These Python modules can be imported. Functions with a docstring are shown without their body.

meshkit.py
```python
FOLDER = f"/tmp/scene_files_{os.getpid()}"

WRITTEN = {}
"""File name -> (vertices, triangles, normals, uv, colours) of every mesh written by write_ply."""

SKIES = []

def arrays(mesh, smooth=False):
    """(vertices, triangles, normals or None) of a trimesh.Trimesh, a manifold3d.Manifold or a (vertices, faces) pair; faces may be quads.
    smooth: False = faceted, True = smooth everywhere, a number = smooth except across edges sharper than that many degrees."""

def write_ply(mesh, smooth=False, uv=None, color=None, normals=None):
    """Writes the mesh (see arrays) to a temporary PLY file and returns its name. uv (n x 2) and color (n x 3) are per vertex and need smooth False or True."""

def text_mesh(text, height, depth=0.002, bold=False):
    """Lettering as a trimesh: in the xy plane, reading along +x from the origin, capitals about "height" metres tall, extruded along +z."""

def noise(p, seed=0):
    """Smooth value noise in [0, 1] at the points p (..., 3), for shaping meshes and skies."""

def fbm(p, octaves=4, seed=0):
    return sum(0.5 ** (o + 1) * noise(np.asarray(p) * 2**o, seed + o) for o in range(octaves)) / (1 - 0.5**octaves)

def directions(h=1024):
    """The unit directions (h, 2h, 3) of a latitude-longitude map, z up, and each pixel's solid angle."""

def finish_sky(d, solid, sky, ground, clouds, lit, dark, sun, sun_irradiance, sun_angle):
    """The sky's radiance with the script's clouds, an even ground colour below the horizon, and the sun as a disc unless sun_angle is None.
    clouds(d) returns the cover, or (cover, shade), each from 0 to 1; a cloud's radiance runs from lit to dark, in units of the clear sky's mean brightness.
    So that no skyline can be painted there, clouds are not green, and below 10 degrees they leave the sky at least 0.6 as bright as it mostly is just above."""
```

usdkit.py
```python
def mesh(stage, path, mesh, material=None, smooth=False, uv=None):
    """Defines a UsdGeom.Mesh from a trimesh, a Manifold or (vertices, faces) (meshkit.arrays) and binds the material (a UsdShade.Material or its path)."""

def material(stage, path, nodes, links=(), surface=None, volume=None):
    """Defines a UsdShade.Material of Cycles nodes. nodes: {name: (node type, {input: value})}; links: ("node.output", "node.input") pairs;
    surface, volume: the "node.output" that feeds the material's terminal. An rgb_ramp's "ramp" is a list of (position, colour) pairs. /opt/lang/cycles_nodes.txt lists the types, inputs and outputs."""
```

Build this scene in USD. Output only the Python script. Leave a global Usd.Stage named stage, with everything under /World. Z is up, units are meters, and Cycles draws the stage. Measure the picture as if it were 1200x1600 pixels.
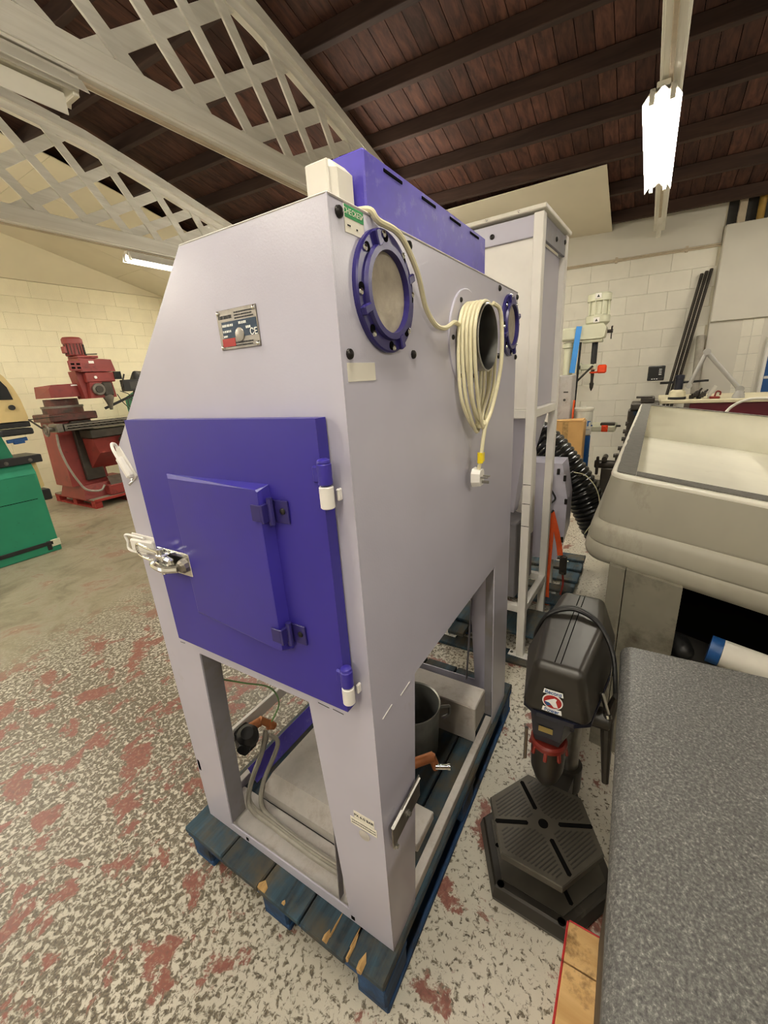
import math, random
import numpy as np
import trimesh
import manifold3d as m3
from scipy.spatial import ConvexHull
from shapely.geometry import Polygon
from pxr import Usd, UsdGeom, UsdShade, Gf, Sdf
import usdkit, meshkit

random.seed(7)
RNG = np.random.default_rng(7)
stage = Usd.Stage.CreateInMemory()
UsdGeom.SetStageUpAxis(stage, "Z")
W = UsdGeom.Xform.Define(stage, "/World")
UsdGeom.Scope.Define(stage, "/World/Looks")

# ------------------------------------------------------------------ camera, exposure, lamp power
EXPOSURE = 0.36
LAMP = 62.0
LAMP_TINT = (1.0, .94, .84)
cam = UsdGeom.Camera.Define(stage, "/World/camera")
CAM_POS = np.array([-0.546, -0.405, 1.590])
RIGHT = np.array([0.51654604, -0.85399402, -0.06224467])
DOWN = np.array([-0.29460887, -0.10899973, -0.94938121])
FWD = np.array([0.80398122, 0.50873694, -0.30789759])
m = np.eye(4); m[0, :3] = RIGHT; m[1, :3] = -DOWN; m[2, :3] = -FWD; m[3, :3] = CAM_POS
cam.AddTransformOp().Set(Gf.Matrix4d(m.tolist()))
cam.CreateHorizontalApertureAttr(36.0)
cam.CreateVerticalApertureAttr(48.0)
cam.CreateFocalLengthAttr(36.0 * 643.27 / 1200)
cam.CreateExposureAttr(EXPOSURE)
cam.CreateClippingRangeAttr(Gf.Vec2f(0.02, 200))

# ------------------------------------------------------------------ materials
def lin(c):
    if isinstance(c, str):
        c = [int(c[i:i + 2], 16) / 255 for i in (0, 2, 4)]
    return tuple(x / 12.92 if x <= .04045 else ((x + .055) / 1.055) ** 2.4 for x in c)

LOOKS = {}
def look(name, nodes, links, surface="p.BSDF"):
    if name not in LOOKS:
        LOOKS[name] = usdkit.material(stage, "/World/Looks/" + name, nodes, links, surface)
    return LOOKS[name]

def paint(name, col, rough=.5, var=.12, scale=6.0, bump=0.0, bscale=300.0, metallic=0.0, dirt=None, dirt_lo=.58, dirt_hi=.75, dscale=9.0, spec=.5, stretch=(1, 1, 1), rnd=0.0, emit=None):
    """even colour with soft noise variation, optional blotches of dirt or wear, optional fine relief, optional per-object tone"""
    c = np.array(lin(col))
    n = {"tc": ("texture_coordinate", {}), "mp": ("mapping", {"scale": stretch}),
         "n": ("noise_texture", {"scale": scale, "detail": 5.0, "roughness": .6}),
         "r": ("rgb_ramp", {"ramp": [(.3, tuple(c * (1 - var))), (.7, tuple(np.minimum(c * (1 + var), 1)))]}),
         "p": ("principled_bsdf", {"roughness": rough, "metallic": metallic, "specular_ior_level": spec})}
    l = [("tc.object", "mp.vector"), ("mp.vector", "n.vector"), ("n.fac", "r.fac")]
    out = "r.color"
    if dirt is not None:
        n["dn"] = ("noise_texture", {"scale": dscale, "detail": 8.0, "roughness": .68})
        n["dr"] = ("rgb_ramp", {"ramp": [(dirt_lo, (0, 0, 0)), (dirt_hi, (1, 1, 1))]})
        n["dm"] = ("mix", {"color2": lin(dirt)})
        l += [("mp.vector", "dn.vector"), ("dn.fac", "dr.fac"), ("dr.color", "dm.fac"), (out, "dm.color1")]
        out = "dm.color"
    if rnd:
        n["oi"] = ("object_info", {})
        n["rr"] = ("rgb_ramp", {"ramp": [(0, (1 - rnd,) * 3), (1, (1 + rnd,) * 3)]})
        n["rm"] = ("mix", {"mix_type": "multiply", "fac": 1.0})
        l += [("oi.random", "rr.fac"), (out, "rm.color1"), ("rr.color", "rm.color2")]
        out = "rm.color"
    l.append((out, "p.base_color"))
    if bump:
        n["bn"] = ("noise_texture", {"scale": bscale, "detail": 3.0})
        n["b"] = ("bump", {"strength": bump, "distance": .002})
        l += [("mp.vector", "bn.vector"), ("bn.fac", "b.height"), ("b.normal", "p.normal")]
    return look(name, n, l)

def plain(name, col, rough=.5, metallic=0.0, spec=.5):
    return look(name, {"p": ("principled_bsdf", {"base_color": lin(col), "roughness": rough, "metallic": metallic, "specular_ior_level": spec})}, [])

def glow(name, col, strength):
    return look(name, {"e": ("emission", {"color": col, "strength": strength})}, [], "e.emission")

def floor_mat():
    n = {"g": ("geometry", {}), "xyz": ("separate_xyz", {}),
         "fleck": ("noise_texture", {"scale": 58.0, "detail": 7.0, "roughness": .66, "distortion": .5}),
         "fine": ("noise_texture", {"scale": 140.0, "detail": 3.0}),
         "red": ("noise_texture", {"scale": 5.6, "detail": 10.0, "roughness": .68, "distortion": .3}),
         "wide": ("noise_texture", {"scale": .8, "detail": 3.0}),
         "dirty": ("noise_texture", {"scale": 1.6, "detail": 6.0}),
         # how worn: more towards the open floor at +y (walkway), less in the aisle
         "yy": ("map_range", {"from_min": -.25, "from_max": .75, "to_min": -.10, "to_max": .035, "clamp": True}),
         "wsum": ("math", {"math_type": "add"}), "wmul": ("math", {"math_type": "multiply_add", "value2": .22, "value3": -.11}),
         "fsum": ("math", {"math_type": "add"}),
         "framp": ("rgb_ramp", {"ramp": [(.46, (0, 0, 0)), (.54, (1, 1, 1))]}),
         "rsum": ("math", {"math_type": "add"}),
         "rwm": ("math", {"math_type": "multiply", "value2": .42}),
         "rramp": ("rgb_ramp", {"ramp": [(.55, (0, 0, 0)), (.578, (.95, .95, .95))]}),
         "cream": ("rgb_ramp", {"ramp": [(.3, lin("b4af9f")), (.7, lin("d2cdbf"))]}),
         "bare": ("rgb_ramp", {"ramp": [(.3, lin("3f3a31")), (.55, lin("6a6150")), (.75, lin("857b69"))]}),
         "redc": ("rgb_ramp", {"ramp": [(.3, lin("5f382d")), (.52, lin("83493d")), (.68, lin("9c8373"))]}),
         # trodden grey zone further along the gangway
         "zone": ("math", {"math_type": "multiply_add", "value2": 1.6, "value3": .0}),
         "zsum": ("math", {"math_type": "add"}),
         "zramp": ("map_range", {"from_min": 3.3, "from_max": 4.0, "to_min": 0.0, "to_max": .96, "clamp": True}),
         "zcol": ("rgb_ramp", {"ramp": [(.32, lin("6f6857")), (.48, lin("8d8670")), (.56, lin("948d7b")), (.64, lin("8a6a58")), (.72, lin("c9c2ac"))]}),
         "znoise": ("noise_texture", {"scale": 3.5, "detail": 9.0, "roughness": .68, "distortion": .6}),
         "m1": ("mix", {}), "m2": ("mix", {}), "m3": ("mix", {}),
         "bump": ("bump", {"strength": .35, "distance": .003}),
         "p": ("principled_bsdf", {"roughness": .42})}
    l = [("g.position", "xyz.vector"), ("g.position", "fleck.vector"), ("g.position", "fine.vector"), ("g.position", "red.vector"), ("g.position", "wide.vector"), ("g.position", "dirty.vector"), ("g.position", "znoise.vector"),
         ("xyz.y", "yy.value"), ("wide.fac", "wmul.value1"), ("wmul.value", "wsum.value1"), ("yy.result", "wsum.value2"),
         ("fleck.fac", "fsum.value1"), ("wsum.value", "fsum.value2"), ("fsum.value", "framp.fac"),
         ("wsum.value", "rwm.value1"), ("red.fac", "rsum.value1"), ("rwm.value", "rsum.value2"), ("rsum.value", "rramp.fac"),
         ("dirty.fac", "cream.fac"), ("fine.fac", "bare.fac"), ("fleck.fac", "redc.fac"),
         ("cream.color", "m1.color1"), ("bare.color", "m1.color2"), ("framp.color", "m1.fac"),
         ("m1.color", "m2.color1"), ("redc.color", "m2.color2"), ("rramp.color", "m2.fac"),
         ("dirty.fac", "zone.value1"), ("zone.value", "zsum.value1"), ("xyz.y", "zsum.value2"), ("zsum.value", "zramp.value"),
         ("znoise.fac", "zcol.fac"), ("zramp.result", "m3.fac"), ("m2.color", "m3.color1"), ("zcol.color", "m3.color2"),
         ("m3.color", "p.base_color"), ("fsum.value", "bump.height"), ("bump.normal", "p.normal")]
    return look("floor_paint", n, l)

def laminate_mat():
    n = {"g": ("texture_coordinate", {}),
         "a": ("noise_texture", {"scale": 210.0, "detail": 4.0, "roughness": .75}),
         "b": ("noise_texture", {"scale": 420.0, "detail": 2.0}),
         "r": ("rgb_ramp", {"ramp": [(.3, lin("353534")), (.5, lin("5a5a58")), (.60, lin("72726e")), (.72, lin("a5a49e"))]}),
         "mx": ("mix", {"mix_type": "overlay", "fac": .6}),
         "bump": ("bump", {"strength": .15, "distance": .001}),
         "p": ("principled_bsdf", {"roughness": .42})}
    l = [("g.object", "a.vector"), ("g.object", "b.vector"), ("a.fac", "r.fac"), ("r.color", "mx.color1"), ("b.color", "mx.color2"), ("r.color", "p.base_color"), ("b.fac", "bump.height"), ("bump.normal", "p.normal")]
    return look("speckled_laminate", n, l)

def wood(name, c1, c2, scale=(2, 28, 28), rough=.65, rnd=.0, dirt=None, dirt_lo=.55, dirt_hi=.7, bump=.3):
    n = {"tc": ("texture_coordinate", {}), "mp": ("mapping", {"scale": scale}),
         "n": ("noise_texture", {"scale": 1.0, "detail": 6.0, "roughness": .62, "distortion": .5}),
         "r": ("rgb_ramp", {"ramp": [(.32, lin(c1)), (.68, lin(c2))]}),
         "b": ("bump", {"strength": bump, "distance": .003}),
         "p": ("principled_bsdf", {"roughness": rough, "specular_ior_level": .3})}
    l = [("tc.object", "mp.vector"), ("mp.vector", "n.vector"), ("n.fac", "r.fac"), ("n.fac", "b.height"), ("b.normal", "p.normal")]
    out = "r.color"
    if dirt:
        n["dn"] = ("noise_texture", {"scale": 7.0, "detail": 7.0, "roughness": .66})
        n["dr"] = ("rgb_ramp", {"ramp": [(dirt_lo, (0, 0, 0)), (dirt_hi, (1, 1, 1))]})
        n["dm"] = ("mix", {"color2": lin(dirt)})
        l += [("tc.object", "dn.vector"), ("dn.fac", "dr.fac"), ("dr.color", "dm.fac"), (out, "dm.color1")]
        out = "dm.color"
    if rnd:
        n["oi"] = ("object_info", {})
        n["rr"] = ("rgb_ramp", {"ramp": [(0, (1 - rnd,) * 3), (1, (1 + rnd,) * 3)]})
        n["rm"] = ("mix", {"mix_type": "multiply", "fac": 1.0})
        l += [("oi.random", "rr.fac"), (out, "rm.color1"), ("rr.color", "rm.color2")]
        out = "rm.color"
    l.append((out, "p.base_color"))
    return look(name, n, l)

M = {}
M["lav"] = paint("lavender_grey_paint", "b9b7c6", .28, .03, 5, bump=.10, bscale=260, dirt="a9a5a6", dirt_lo=.66, dirt_hi=.8, dscale=5)
M["inner"] = paint("grey_inner_paint", "77757b", .5, .1, 8, dirt="6e675f", dirt_lo=.5, dirt_hi=.75)
M["dusty"] = paint("dusty_grey_metal", "b5b1ac", .6, .12, 14, dirt="8a7c70", dirt_lo=.5, dirt_hi=.8, dscale=14)
M["purple"] = paint("purple_enamel", "32298f", .36, .06, 6, bump=.06, bscale=260)
M["purple2"] = paint("dusty_purple_enamel", "4d42ad", .45, .12, 20, dirt="8780bd", dirt_lo=.56, dirt_hi=.85, dscale=26)
M["navy"] = paint("navy_plastic", "2b2566", .3, .05, 9)
M["chrome"] = plain("chrome", "d8d8d4", .16, 1.0)
M["zinc"] = paint("zinc_plate", "b8b7b2", .3, .08, 30, metallic=1.0)
M["steel"] = paint("bare_steel", "9b9993", .38, .15, 20, metallic=1.0)
M["bolt"] = plain("blackened_bolt", "262422", .35, .5)
M["white_metal"] = paint("white_enamel", "e3e0da", .4, .04, 8)
M["felt"] = paint("grey_felt", "a9a193", .95, .12, 40, bump=.8, bscale=90, spec=.1)
M["ivory"] = paint("ivory_flex", "ddd6b4", .5, .04, 30)
M["ivory_box"] = paint("ivory_plastic", "d9d5c8", .5, .05, 12)
M["yellow"] = paint("yellow_tape", "e9cf1e", .4, .05, 30)
M["brass"] = plain("worn_brass", "a8965c", .45, .5)
M["black"] = paint("black_paint", "1b1b1c", .45, .15, 10)
M["rubber"] = plain("black_rubber", "151515", .5)
M["hosepvc"] = plain("black_hose_plastic", "101112", .22, spec=.6)
M["void"] = plain("dark_interior", "0a0a0a", .95, spec=.05)
M["dark"] = paint("dark_sheet_metal", "34322f", .6, .2, 8)
M["ochre"] = paint("copper_pipe", "a8683c", .45, .15, 25, metallic=.25)
M["clear"] = paint("clouded_hose", "8f8b80", .35, .1, 30)
M["green_wire"] = plain("green_wire", "6f9a5e", .45)
M["galv"] = paint("galvanised_steel", "8e908d", .4, .22, 12, metallic=.8)
M["paper"] = paint("paper_label", "e4e0d2", .7, .03, 20)
M["ink"] = plain("black_ink", "2a2a2c", .6)
M["white_ink"] = plain("white_ink", "e4e6e2", .6)
M["green_label"] = plain("green_label", "23904f", .5)
M["navy_label"] = plain("navy_print", "1f3448", .35, .3)
M["red_label"] = plain("red_print", "a41f1b", .5)
M["alu"] = paint("worn_aluminium", "8d8880", .35, .2, 30, metallic=.9)
M["bluewood"] = wood("blue_pallet_wood", "1f2a31", "35505f", (3, 30, 30), .7, .22, "544c3c", .43, .66)
M["bluewood2"] = wood("bright_blue_pallet_wood", "1c3557", "294f7a", (3, 26, 26), .7, .15, "2c2f30", .5, .66)
M["rawwood"] = wood("splintered_pale_wood", "84683f", "bf9c66", (8, 40, 40), .8)
M["redwood"] = wood("red_pallet_wood", "6e1f1c", "94332b", (3, 26, 26), .7, .15)
M["palewood"] = wood("pale_pallet_wood", "b98f55", "dcb983", (14, 3, 14), .75, .08, "6b4c2b", .56, .66)
M["redpaint"] = paint("chipped_red_paint", "b52a2c", .6, .15, 30)
M["mudwood"] = wood("dusty_pallet_wood", "6c6457", "8f8676", (3, 30, 30), .75, .12)
M["plank"] = wood("dark_roof_boards", "301f1a", "593a2f", (1.2, 22, 22), .75, .34)
M["purlin"] = wood("dark_roof_purlin", "2e201b", "443128", (14, 1.5, 14), .75, .12)
M["truss"] = wood("white_painted_timber", "dedbcf", "f0eee4", (1.2, 22, 22), .6, .05, bump=.5)
M["cladding"] = paint("cream_ceiling_board", "d8d0bb", .7, .04, 2)
M["block"] = paint("white_painted_block", "dbd7c9", .72, .04, 5, bump=.5, bscale=60, rnd=.035, dirt="b3ab97", dirt_lo=.68, dirt_hi=.85, dscale=7)
M["block2"] = paint("cream_painted_block", "e8e0c2", .72, .04, 5, bump=.5, bscale=60, rnd=.03, dirt="b5aa8c", dirt_lo=.66, dirt_hi=.85, dscale=7)
M["mortar"] = paint("painted_mortar", "d2cbb4", .8, .05, 10)
M["plaster"] = paint("painted_plaster", "ccc8bc", .75, .03, 2, bump=.2, bscale=50)
M["plaster2"] = paint("cream_plaster", "d0c7ab", .75, .04, 1.5, bump=.2, bscale=50)
M["lampbody"] = paint("lamp_white", "dcd9cc", .45, .03, 8)
M["tube_lit"] = glow("lit_tube", LAMP_TINT, LAMP)
M["tube_bare"] = glow("lit_bare_tube", (1.0, .92, .78), LAMP * 1.5)
M["tube_off"] = plain("unlit_tube", "d8d8d2", .3)
M["millred"] = paint("mill_red_paint", "7d2c28", .45, .16, 5, dirt="4a201c", dirt_lo=.58, dirt_hi=.75)
M["milldark"] = paint("greasy_mill_paint", "5a3029", .5, .25, 7, dirt="33291f", dirt_lo=.45, dirt_hi=.65)
M["oily"] = paint("oily_iron", "3d3832", .45, .3, 8, metallic=.4)
M["iron"] = paint("machined_iron", "77726a", .4, .18, 14, metallic=.7)
M["sawgreen"] = paint("machine_green", "1f8060", .45, .08, 4, dirt="14503f", dirt_lo=.62, dirt_hi=.72, dscale=11)
M["sawyellow"] = paint("machine_yellow", "d6bf86", .45, .08, 4, dirt="6d5d33", dirt_lo=.68, dirt_hi=.82)
M["blue"] = paint("blue_paint", "1c4f8a", .45, .1, 7)
M["drillblk"] = paint("satin_black_casting", "26231e", .38, .16, 7, dirt="4a443a", dirt_lo=.62, dirt_hi=.82, dscale=12)
M["tablemetal"] = paint("oiled_cast_iron", "47433b", .42, .15, 12, metallic=.35)
M["drillnavy"] = paint("dark_navy_casting", "1c1f2e", .4, .1, 9)
M["red_plastic"] = paint("red_plastic", "7f2820", .4, .08, 12)
M["orange"] = paint("orange_webbing", "d8531c", .7, .1, 40)
M["orange_plastic"] = paint("orange_plastic", "e2451a", .35, .05, 12)
M["palegreen"] = paint("pale_green_machine_paint", "c9c9b0", .4, .05, 5, dirt="a39f85", dirt_lo=.66, dirt_hi=.8)
M["skyblue"] = paint("light_blue_strap", "3f8fdc", .5, .05, 10)
M["card"] = paint("brown_cardboard", "c39a60", .8, .08, 6)
M["bucket"] = paint("white_drum_plastic", "dedbcb", .4, .04, 6)
M["tub"] = paint("cream_glazed_tub", "ebe8d8", .32, .05, 3, dirt="a8a290", dirt_lo=.66, dirt_hi=.85, dscale=4)
M["tubout"] = paint("grey_tub_outside", "a29e8e", .5, .08, 3, dirt="77725f", dirt_lo=.58, dirt_hi=.78, dscale=6, stretch=(1, 1, .5))
M["foam"] = paint("grey_foam_strip", "6c6a63", .9, .15, 40, bump=.7, bscale=120)
M["machinegrey"] = paint("grimy_machine_grey", "7d796b", .45, .15, 4, dirt="4a4436", dirt_lo=.5, dirt_hi=.72, dscale=6)
M["maroon"] = paint("maroon_paint", "5b1626", .4, .1, 6)
M["top"] = paint("cream_bench_top", "d8cfae", .6, .05, 8)
M["conduit"] = paint("painted_conduit", "b9ab94", .6, .1, 12)
M["yellowpipe"] = paint("old_yellow_pipe", "9b7a30", .6, .2, 9)
M["cardtube"] = paint("grey_card_tube", "9d978b", .7, .15, 10)
M["grey_lamp"] = paint("grey_lamp_enamel", "a4a29c", .4, .06, 12)
M["brownside"] = paint("brown_cupboard_side", "574f45", .6, .2, 7)
M["screen"] = plain("dark_screen", "15171a", .2)
FLOOR = floor_mat(); LAM = laminate_mat()

# ------------------------------------------------------------------ mesh helpers
def V(*a): return np.array(a, float)
def unit(v): v = np.asarray(v, float); return v / np.linalg.norm(v)
def hull(pts):
    pts = np.asarray(pts, float); h = ConvexHull(pts); f = h.simplices.copy()
    n = np.cross(pts[f[:, 1]] - pts[f[:, 0]], pts[f[:, 2]] - pts[f[:, 0]])
    fl = (n * h.equations[:, :3]).sum(1) < 0
    f[fl] = f[fl][:, ::-1]
    used = np.unique(f); re = np.zeros(len(pts), int); re[used] = np.arange(len(used))
    return trimesh.Trimesh(pts[used], re[f], process=False)
def box(x0, x1, y0, y1, z0, z1, c=.003):
    """box with chamfered edges (44 triangles)"""
    h = V(x1 - x0, y1 - y0, z1 - z0) / 2; o = V(x0 + x1, y0 + y1, z0 + z1) / 2
    c = min(c, .45 * abs(h).min() * 2)
    p = []
    for s in np.ndindex(2, 2, 2):
        s = np.array(s) * 2 - 1
        for k in range(3):
            q = h - c; q[k] = h[k]; p.append(o + s * q)
    if c <= 0: return trimesh.creation.box(2 * h, transform=trimesh.transformations.translation_matrix(o))
    return hull(p)
def frame_of(d):
    d = unit(d); a = V(0, 0, 1) if abs(d[2]) < .9 else V(1, 0, 0)
    u = unit(np.cross(a, d)); return u, np.cross(d, u), d
def place(mesh, o, ux, uy, uz=None):
    uz = np.cross(ux, uy) if uz is None else uz
    T = np.eye(4); T[:3, 0], T[:3, 1], T[:3, 2], T[:3, 3] = ux, uy, uz, o
    mm = mesh.copy(); mm.apply_transform(T)
    return mm
def bar(a, b, w, t, up=(0, 0, 1), c=.002):
    """rectangular bar from a to b; w along up, t across"""
    a, b = V(*a), V(*b); d = unit(b - a); s = unit(np.cross(up, d)); u = np.cross(d, s)
    L = np.linalg.norm(b - a)
    return place(box(0, L, -t / 2, t / 2, -w / 2, w / 2, c), a, d, s, u)
def cyl(a, b, r, n=20, r2=None, cap=True, ch=0.0):
    a, b = V(*a), V(*b); u, v, d = frame_of(b - a); r2 = r if r2 is None else r2
    L = np.linalg.norm(b - a)
    prof = [(0, r), (L, r2)] if not ch else [(0, r - ch), (ch, r), (L - ch, r2), (L, r2 - ch)]
    return lathe_local(prof, a, u, v, d, n, cap)
def lathe_local(prof, o, u, v, d, n=24, cap=True):
    """prof: (height, radius) list"""
    t = np.linspace(0, 2 * np.pi, n, endpoint=False); ct, st = np.cos(t), np.sin(t)
    vs, fs = [], []
    for h, r in prof: vs += [o + d * h + u * (r * c) + v * (r * s) for c, s in zip(ct, st)]
    for k in range(len(prof) - 1):
        for i in range(n):
            j = (i + 1) % n; a, b = k * n, (k + 1) * n
            fs += [(a + i, a + j, b + j), (a + i, b + j, b + i)]
    if cap:
        for k, flip in ((0, 1), (len(prof) - 1, 0)):
            if prof[k][1] > 1e-6:
                ci = len(vs); vs.append(o + d * prof[k][0])
                for i in range(n):
                    j = (i + 1) % n
                    fs.append((k * n + j, k * n + i, ci) if flip else (k * n + i, k * n + j, ci))
    return trimesh.Trimesh(np.array(vs), np.array(fs), process=False)
def lathe(prof, o, d=(0, 0, 1), n=28, cap=True):
    u, v, d = frame_of(d); return lathe_local(prof, V(*o), u, v, d, n, cap)
def spline(pts, k=8, closed=False):
    p = np.array(pts, float); n = len(p)
    if closed: q = np.vstack([p[-1], p, p[0], p[1]]); segs = n
    else: q = np.vstack([2 * p[0] - p[1], p, 2 * p[-1] - p[-2]]); segs = n - 1
    out = []
    for i in range(segs):
        a, b, c, d = q[i:i + 4]
        for t in np.linspace(0, 1, k, endpoint=False):
            out.append(.5 * (2 * b + (c - a) * t + (2 * a - 5 * b + 4 * c - d) * t * t + (3 * b - a - 3 * c + d) * t ** 3))
    if not closed: out.append(p[-1])
    return np.array(out)
def sweep(path, r, n=8, closed=False, prof=None):
    """tube along a path with parallel-transported frames; r number or per-point list; prof: polygon instead of a circle"""
    p = np.array(path, float); N = len(p)
    tg = np.gradient(p, axis=0) if not closed else np.roll(p, -1, 0) - np.roll(p, 1, 0)
    tg /= np.linalg.norm(tg, axis=1, keepdims=True)
    u, v, _ = frame_of(tg[0]); rr = np.broadcast_to(r, (N,))
    if prof is None:
        t = np.linspace(0, 2 * np.pi, n, endpoint=False); prof = np.c_[np.cos(t), np.sin(t)]
    prof = np.array(prof, float); n = len(prof); vs, fs = [], []
    for i in range(N):
        u = unit(u - tg[i] * (u @ tg[i])); v = np.cross(tg[i], u)
        vs += [p[i] + rr[i] * (a * u + b * v) for a, b in prof]
    for k in range(N if closed else N - 1):
        for i in range(n):
            j = (i + 1) % n; a, b = k * n, ((k + 1) % N) * n
            fs += [(a + i, a + j, b + j), (a + i, b + j, b + i)]
    if not closed:
        for k, flip in ((0, 1), (N - 1, 0)):
            ci = len(vs); vs.append(p[k])
            for i in range(n):
                j = (i + 1) % n; fs.append((k * n + j, k * n + i, ci) if flip else (k * n + i, k * n + j, ci))
    return trimesh.Trimesh(np.array(vs), np.array(fs), process=False)
def tube(pts, r, n=8, k=6, closed=False): return sweep(spline(pts, k, closed), r, n, closed)
def prism(poly, o, ux, uy, t, holes=()):
    """polygon in the plane (o, ux, uy), thickness t along ux x uy"""
    mm = trimesh.creation.extrude_polygon(Polygon(poly, holes), t, engine="earcut")
    return place(mm, V(*o), unit(ux), unit(uy))
def pX(poly, x, t, holes=()):   # polygon given as (y, z), from plane x to x+t
    return prism(poly, (x, 0, 0), (0, 1, 0), (0, 0, 1), t, holes)
def pY(poly, y, t, holes=()):   # polygon given as (x, z), from plane y towards +y
    mm = trimesh.creation.extrude_polygon(Polygon(poly, holes), t, engine="earcut")
    return place(mm, V(0, y + t, 0), V(1, 0, 0), V(0, 0, 1), V(0, -1, 0))
def pZ(poly, z, t, holes=()):
    return prism(poly, (0, 0, z), (1, 0, 0), (0, 1, 0), t, holes)
def cat(*ms):
    ms = [x for q in ms for x in (q if isinstance(q, (list, tuple)) else [q])]
    return trimesh.util.concatenate(ms)
def text(s, h, o, ux, uy, depth=.0006, bold=False, center=True):
    mm = meshkit.text_mesh(s, h, depth, bold)
    if center:
        b = mm.bounds; mm.apply_translation([-(b[0, 0] + b[1, 0]) / 2, -(b[0, 1] + b[1, 1]) / 2, 0])
    return place(mm, V(*o), unit(ux), unit(uy))
def dome(o, d, r, h, n=16):
    return lathe([(0, r), (h * .55, r * .92), (h * .85, r * .6), (h, r * .02)], o, d, n)
def hexbolt(o, d, r, h):
    return cat(lathe([(0, r * 1.6), (h * .25, r * 1.6)], o, d, 14), lathe([(h * .25, r), (h * .9, r), (h, r * .8)], o, d, 6))

# ------------------------------------------------------------------ things and parts
USED = {}
def numbered(parent, name):
    k = USED.get((parent, name), 0); USED[(parent, name)] = k + 1
    return name if k == 0 else f"{name}_{k:03d}"
def tag(p, label=None, catg=None, group=None, kind=None):
    for key, val in (("label", label), ("category", catg), ("group", group), ("kind", kind)):
        if val: p.SetCustomDataByKey(key, val)
class Thing:
    dz = 0.0
    def __init__(s, name, label=None, catg=None, base=(0, 0, 0), rz=0.0, group=None, kind=None, tilt=None):
        s.path = "/World/" + numbered("/World", name)
        x = UsdGeom.Xform.Define(stage, s.path)
        T = trimesh.transformations.rotation_matrix(rz, [0, 0, 1])
        T[:3, 3] = base; s.inv = np.linalg.inv(T)
        x.AddTranslateOp().Set(Gf.Vec3d(*map(float, base)))
        if rz: x.AddRotateZOp().Set(math.degrees(rz))
        s.prim = x.GetPrim(); tag(s.prim, label, catg, group, kind)
    def part(s, name, mesh, mat, parent=None, smooth=32, label=None, kind=None, local=False):
        pp = parent or s.path
        path = pp + "/" + numbered(pp, name)
        mesh = mesh if not isinstance(mesh, (list, tuple)) else cat(mesh)
        if not local: mesh = mesh.copy(); mesh.apply_translation([0, 0, s.dz]); mesh.apply_transform(s.inv)
        mm = usdkit.mesh(stage, path, mesh, M[mat] if isinstance(mat, str) else mat, smooth=smooth)
        tag(mm.GetPrim(), label=label, kind=kind)
        return path
def single(name, mesh, mat, label, catg, group=None, kind=None, smooth=32):
    mesh = mesh if not isinstance(mesh, (list, tuple)) else cat(mesh)
    b = mesh.bounds; base = V((b[0, 0] + b[1, 0]) / 2, (b[0, 1] + b[1, 1]) / 2, b[0, 2])
    path = "/World/" + numbered("/World", name); mesh = mesh.copy(); mesh.apply_translation(-base)
    mm = usdkit.mesh(stage, path, mesh, M[mat] if isinstance(mat, str) else mat, smooth=smooth)
    mm.AddTranslateOp().Set(Gf.Vec3d(*map(float, base)))
    tag(mm.GetPrim(), label, catg, group, kind); return path
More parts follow.
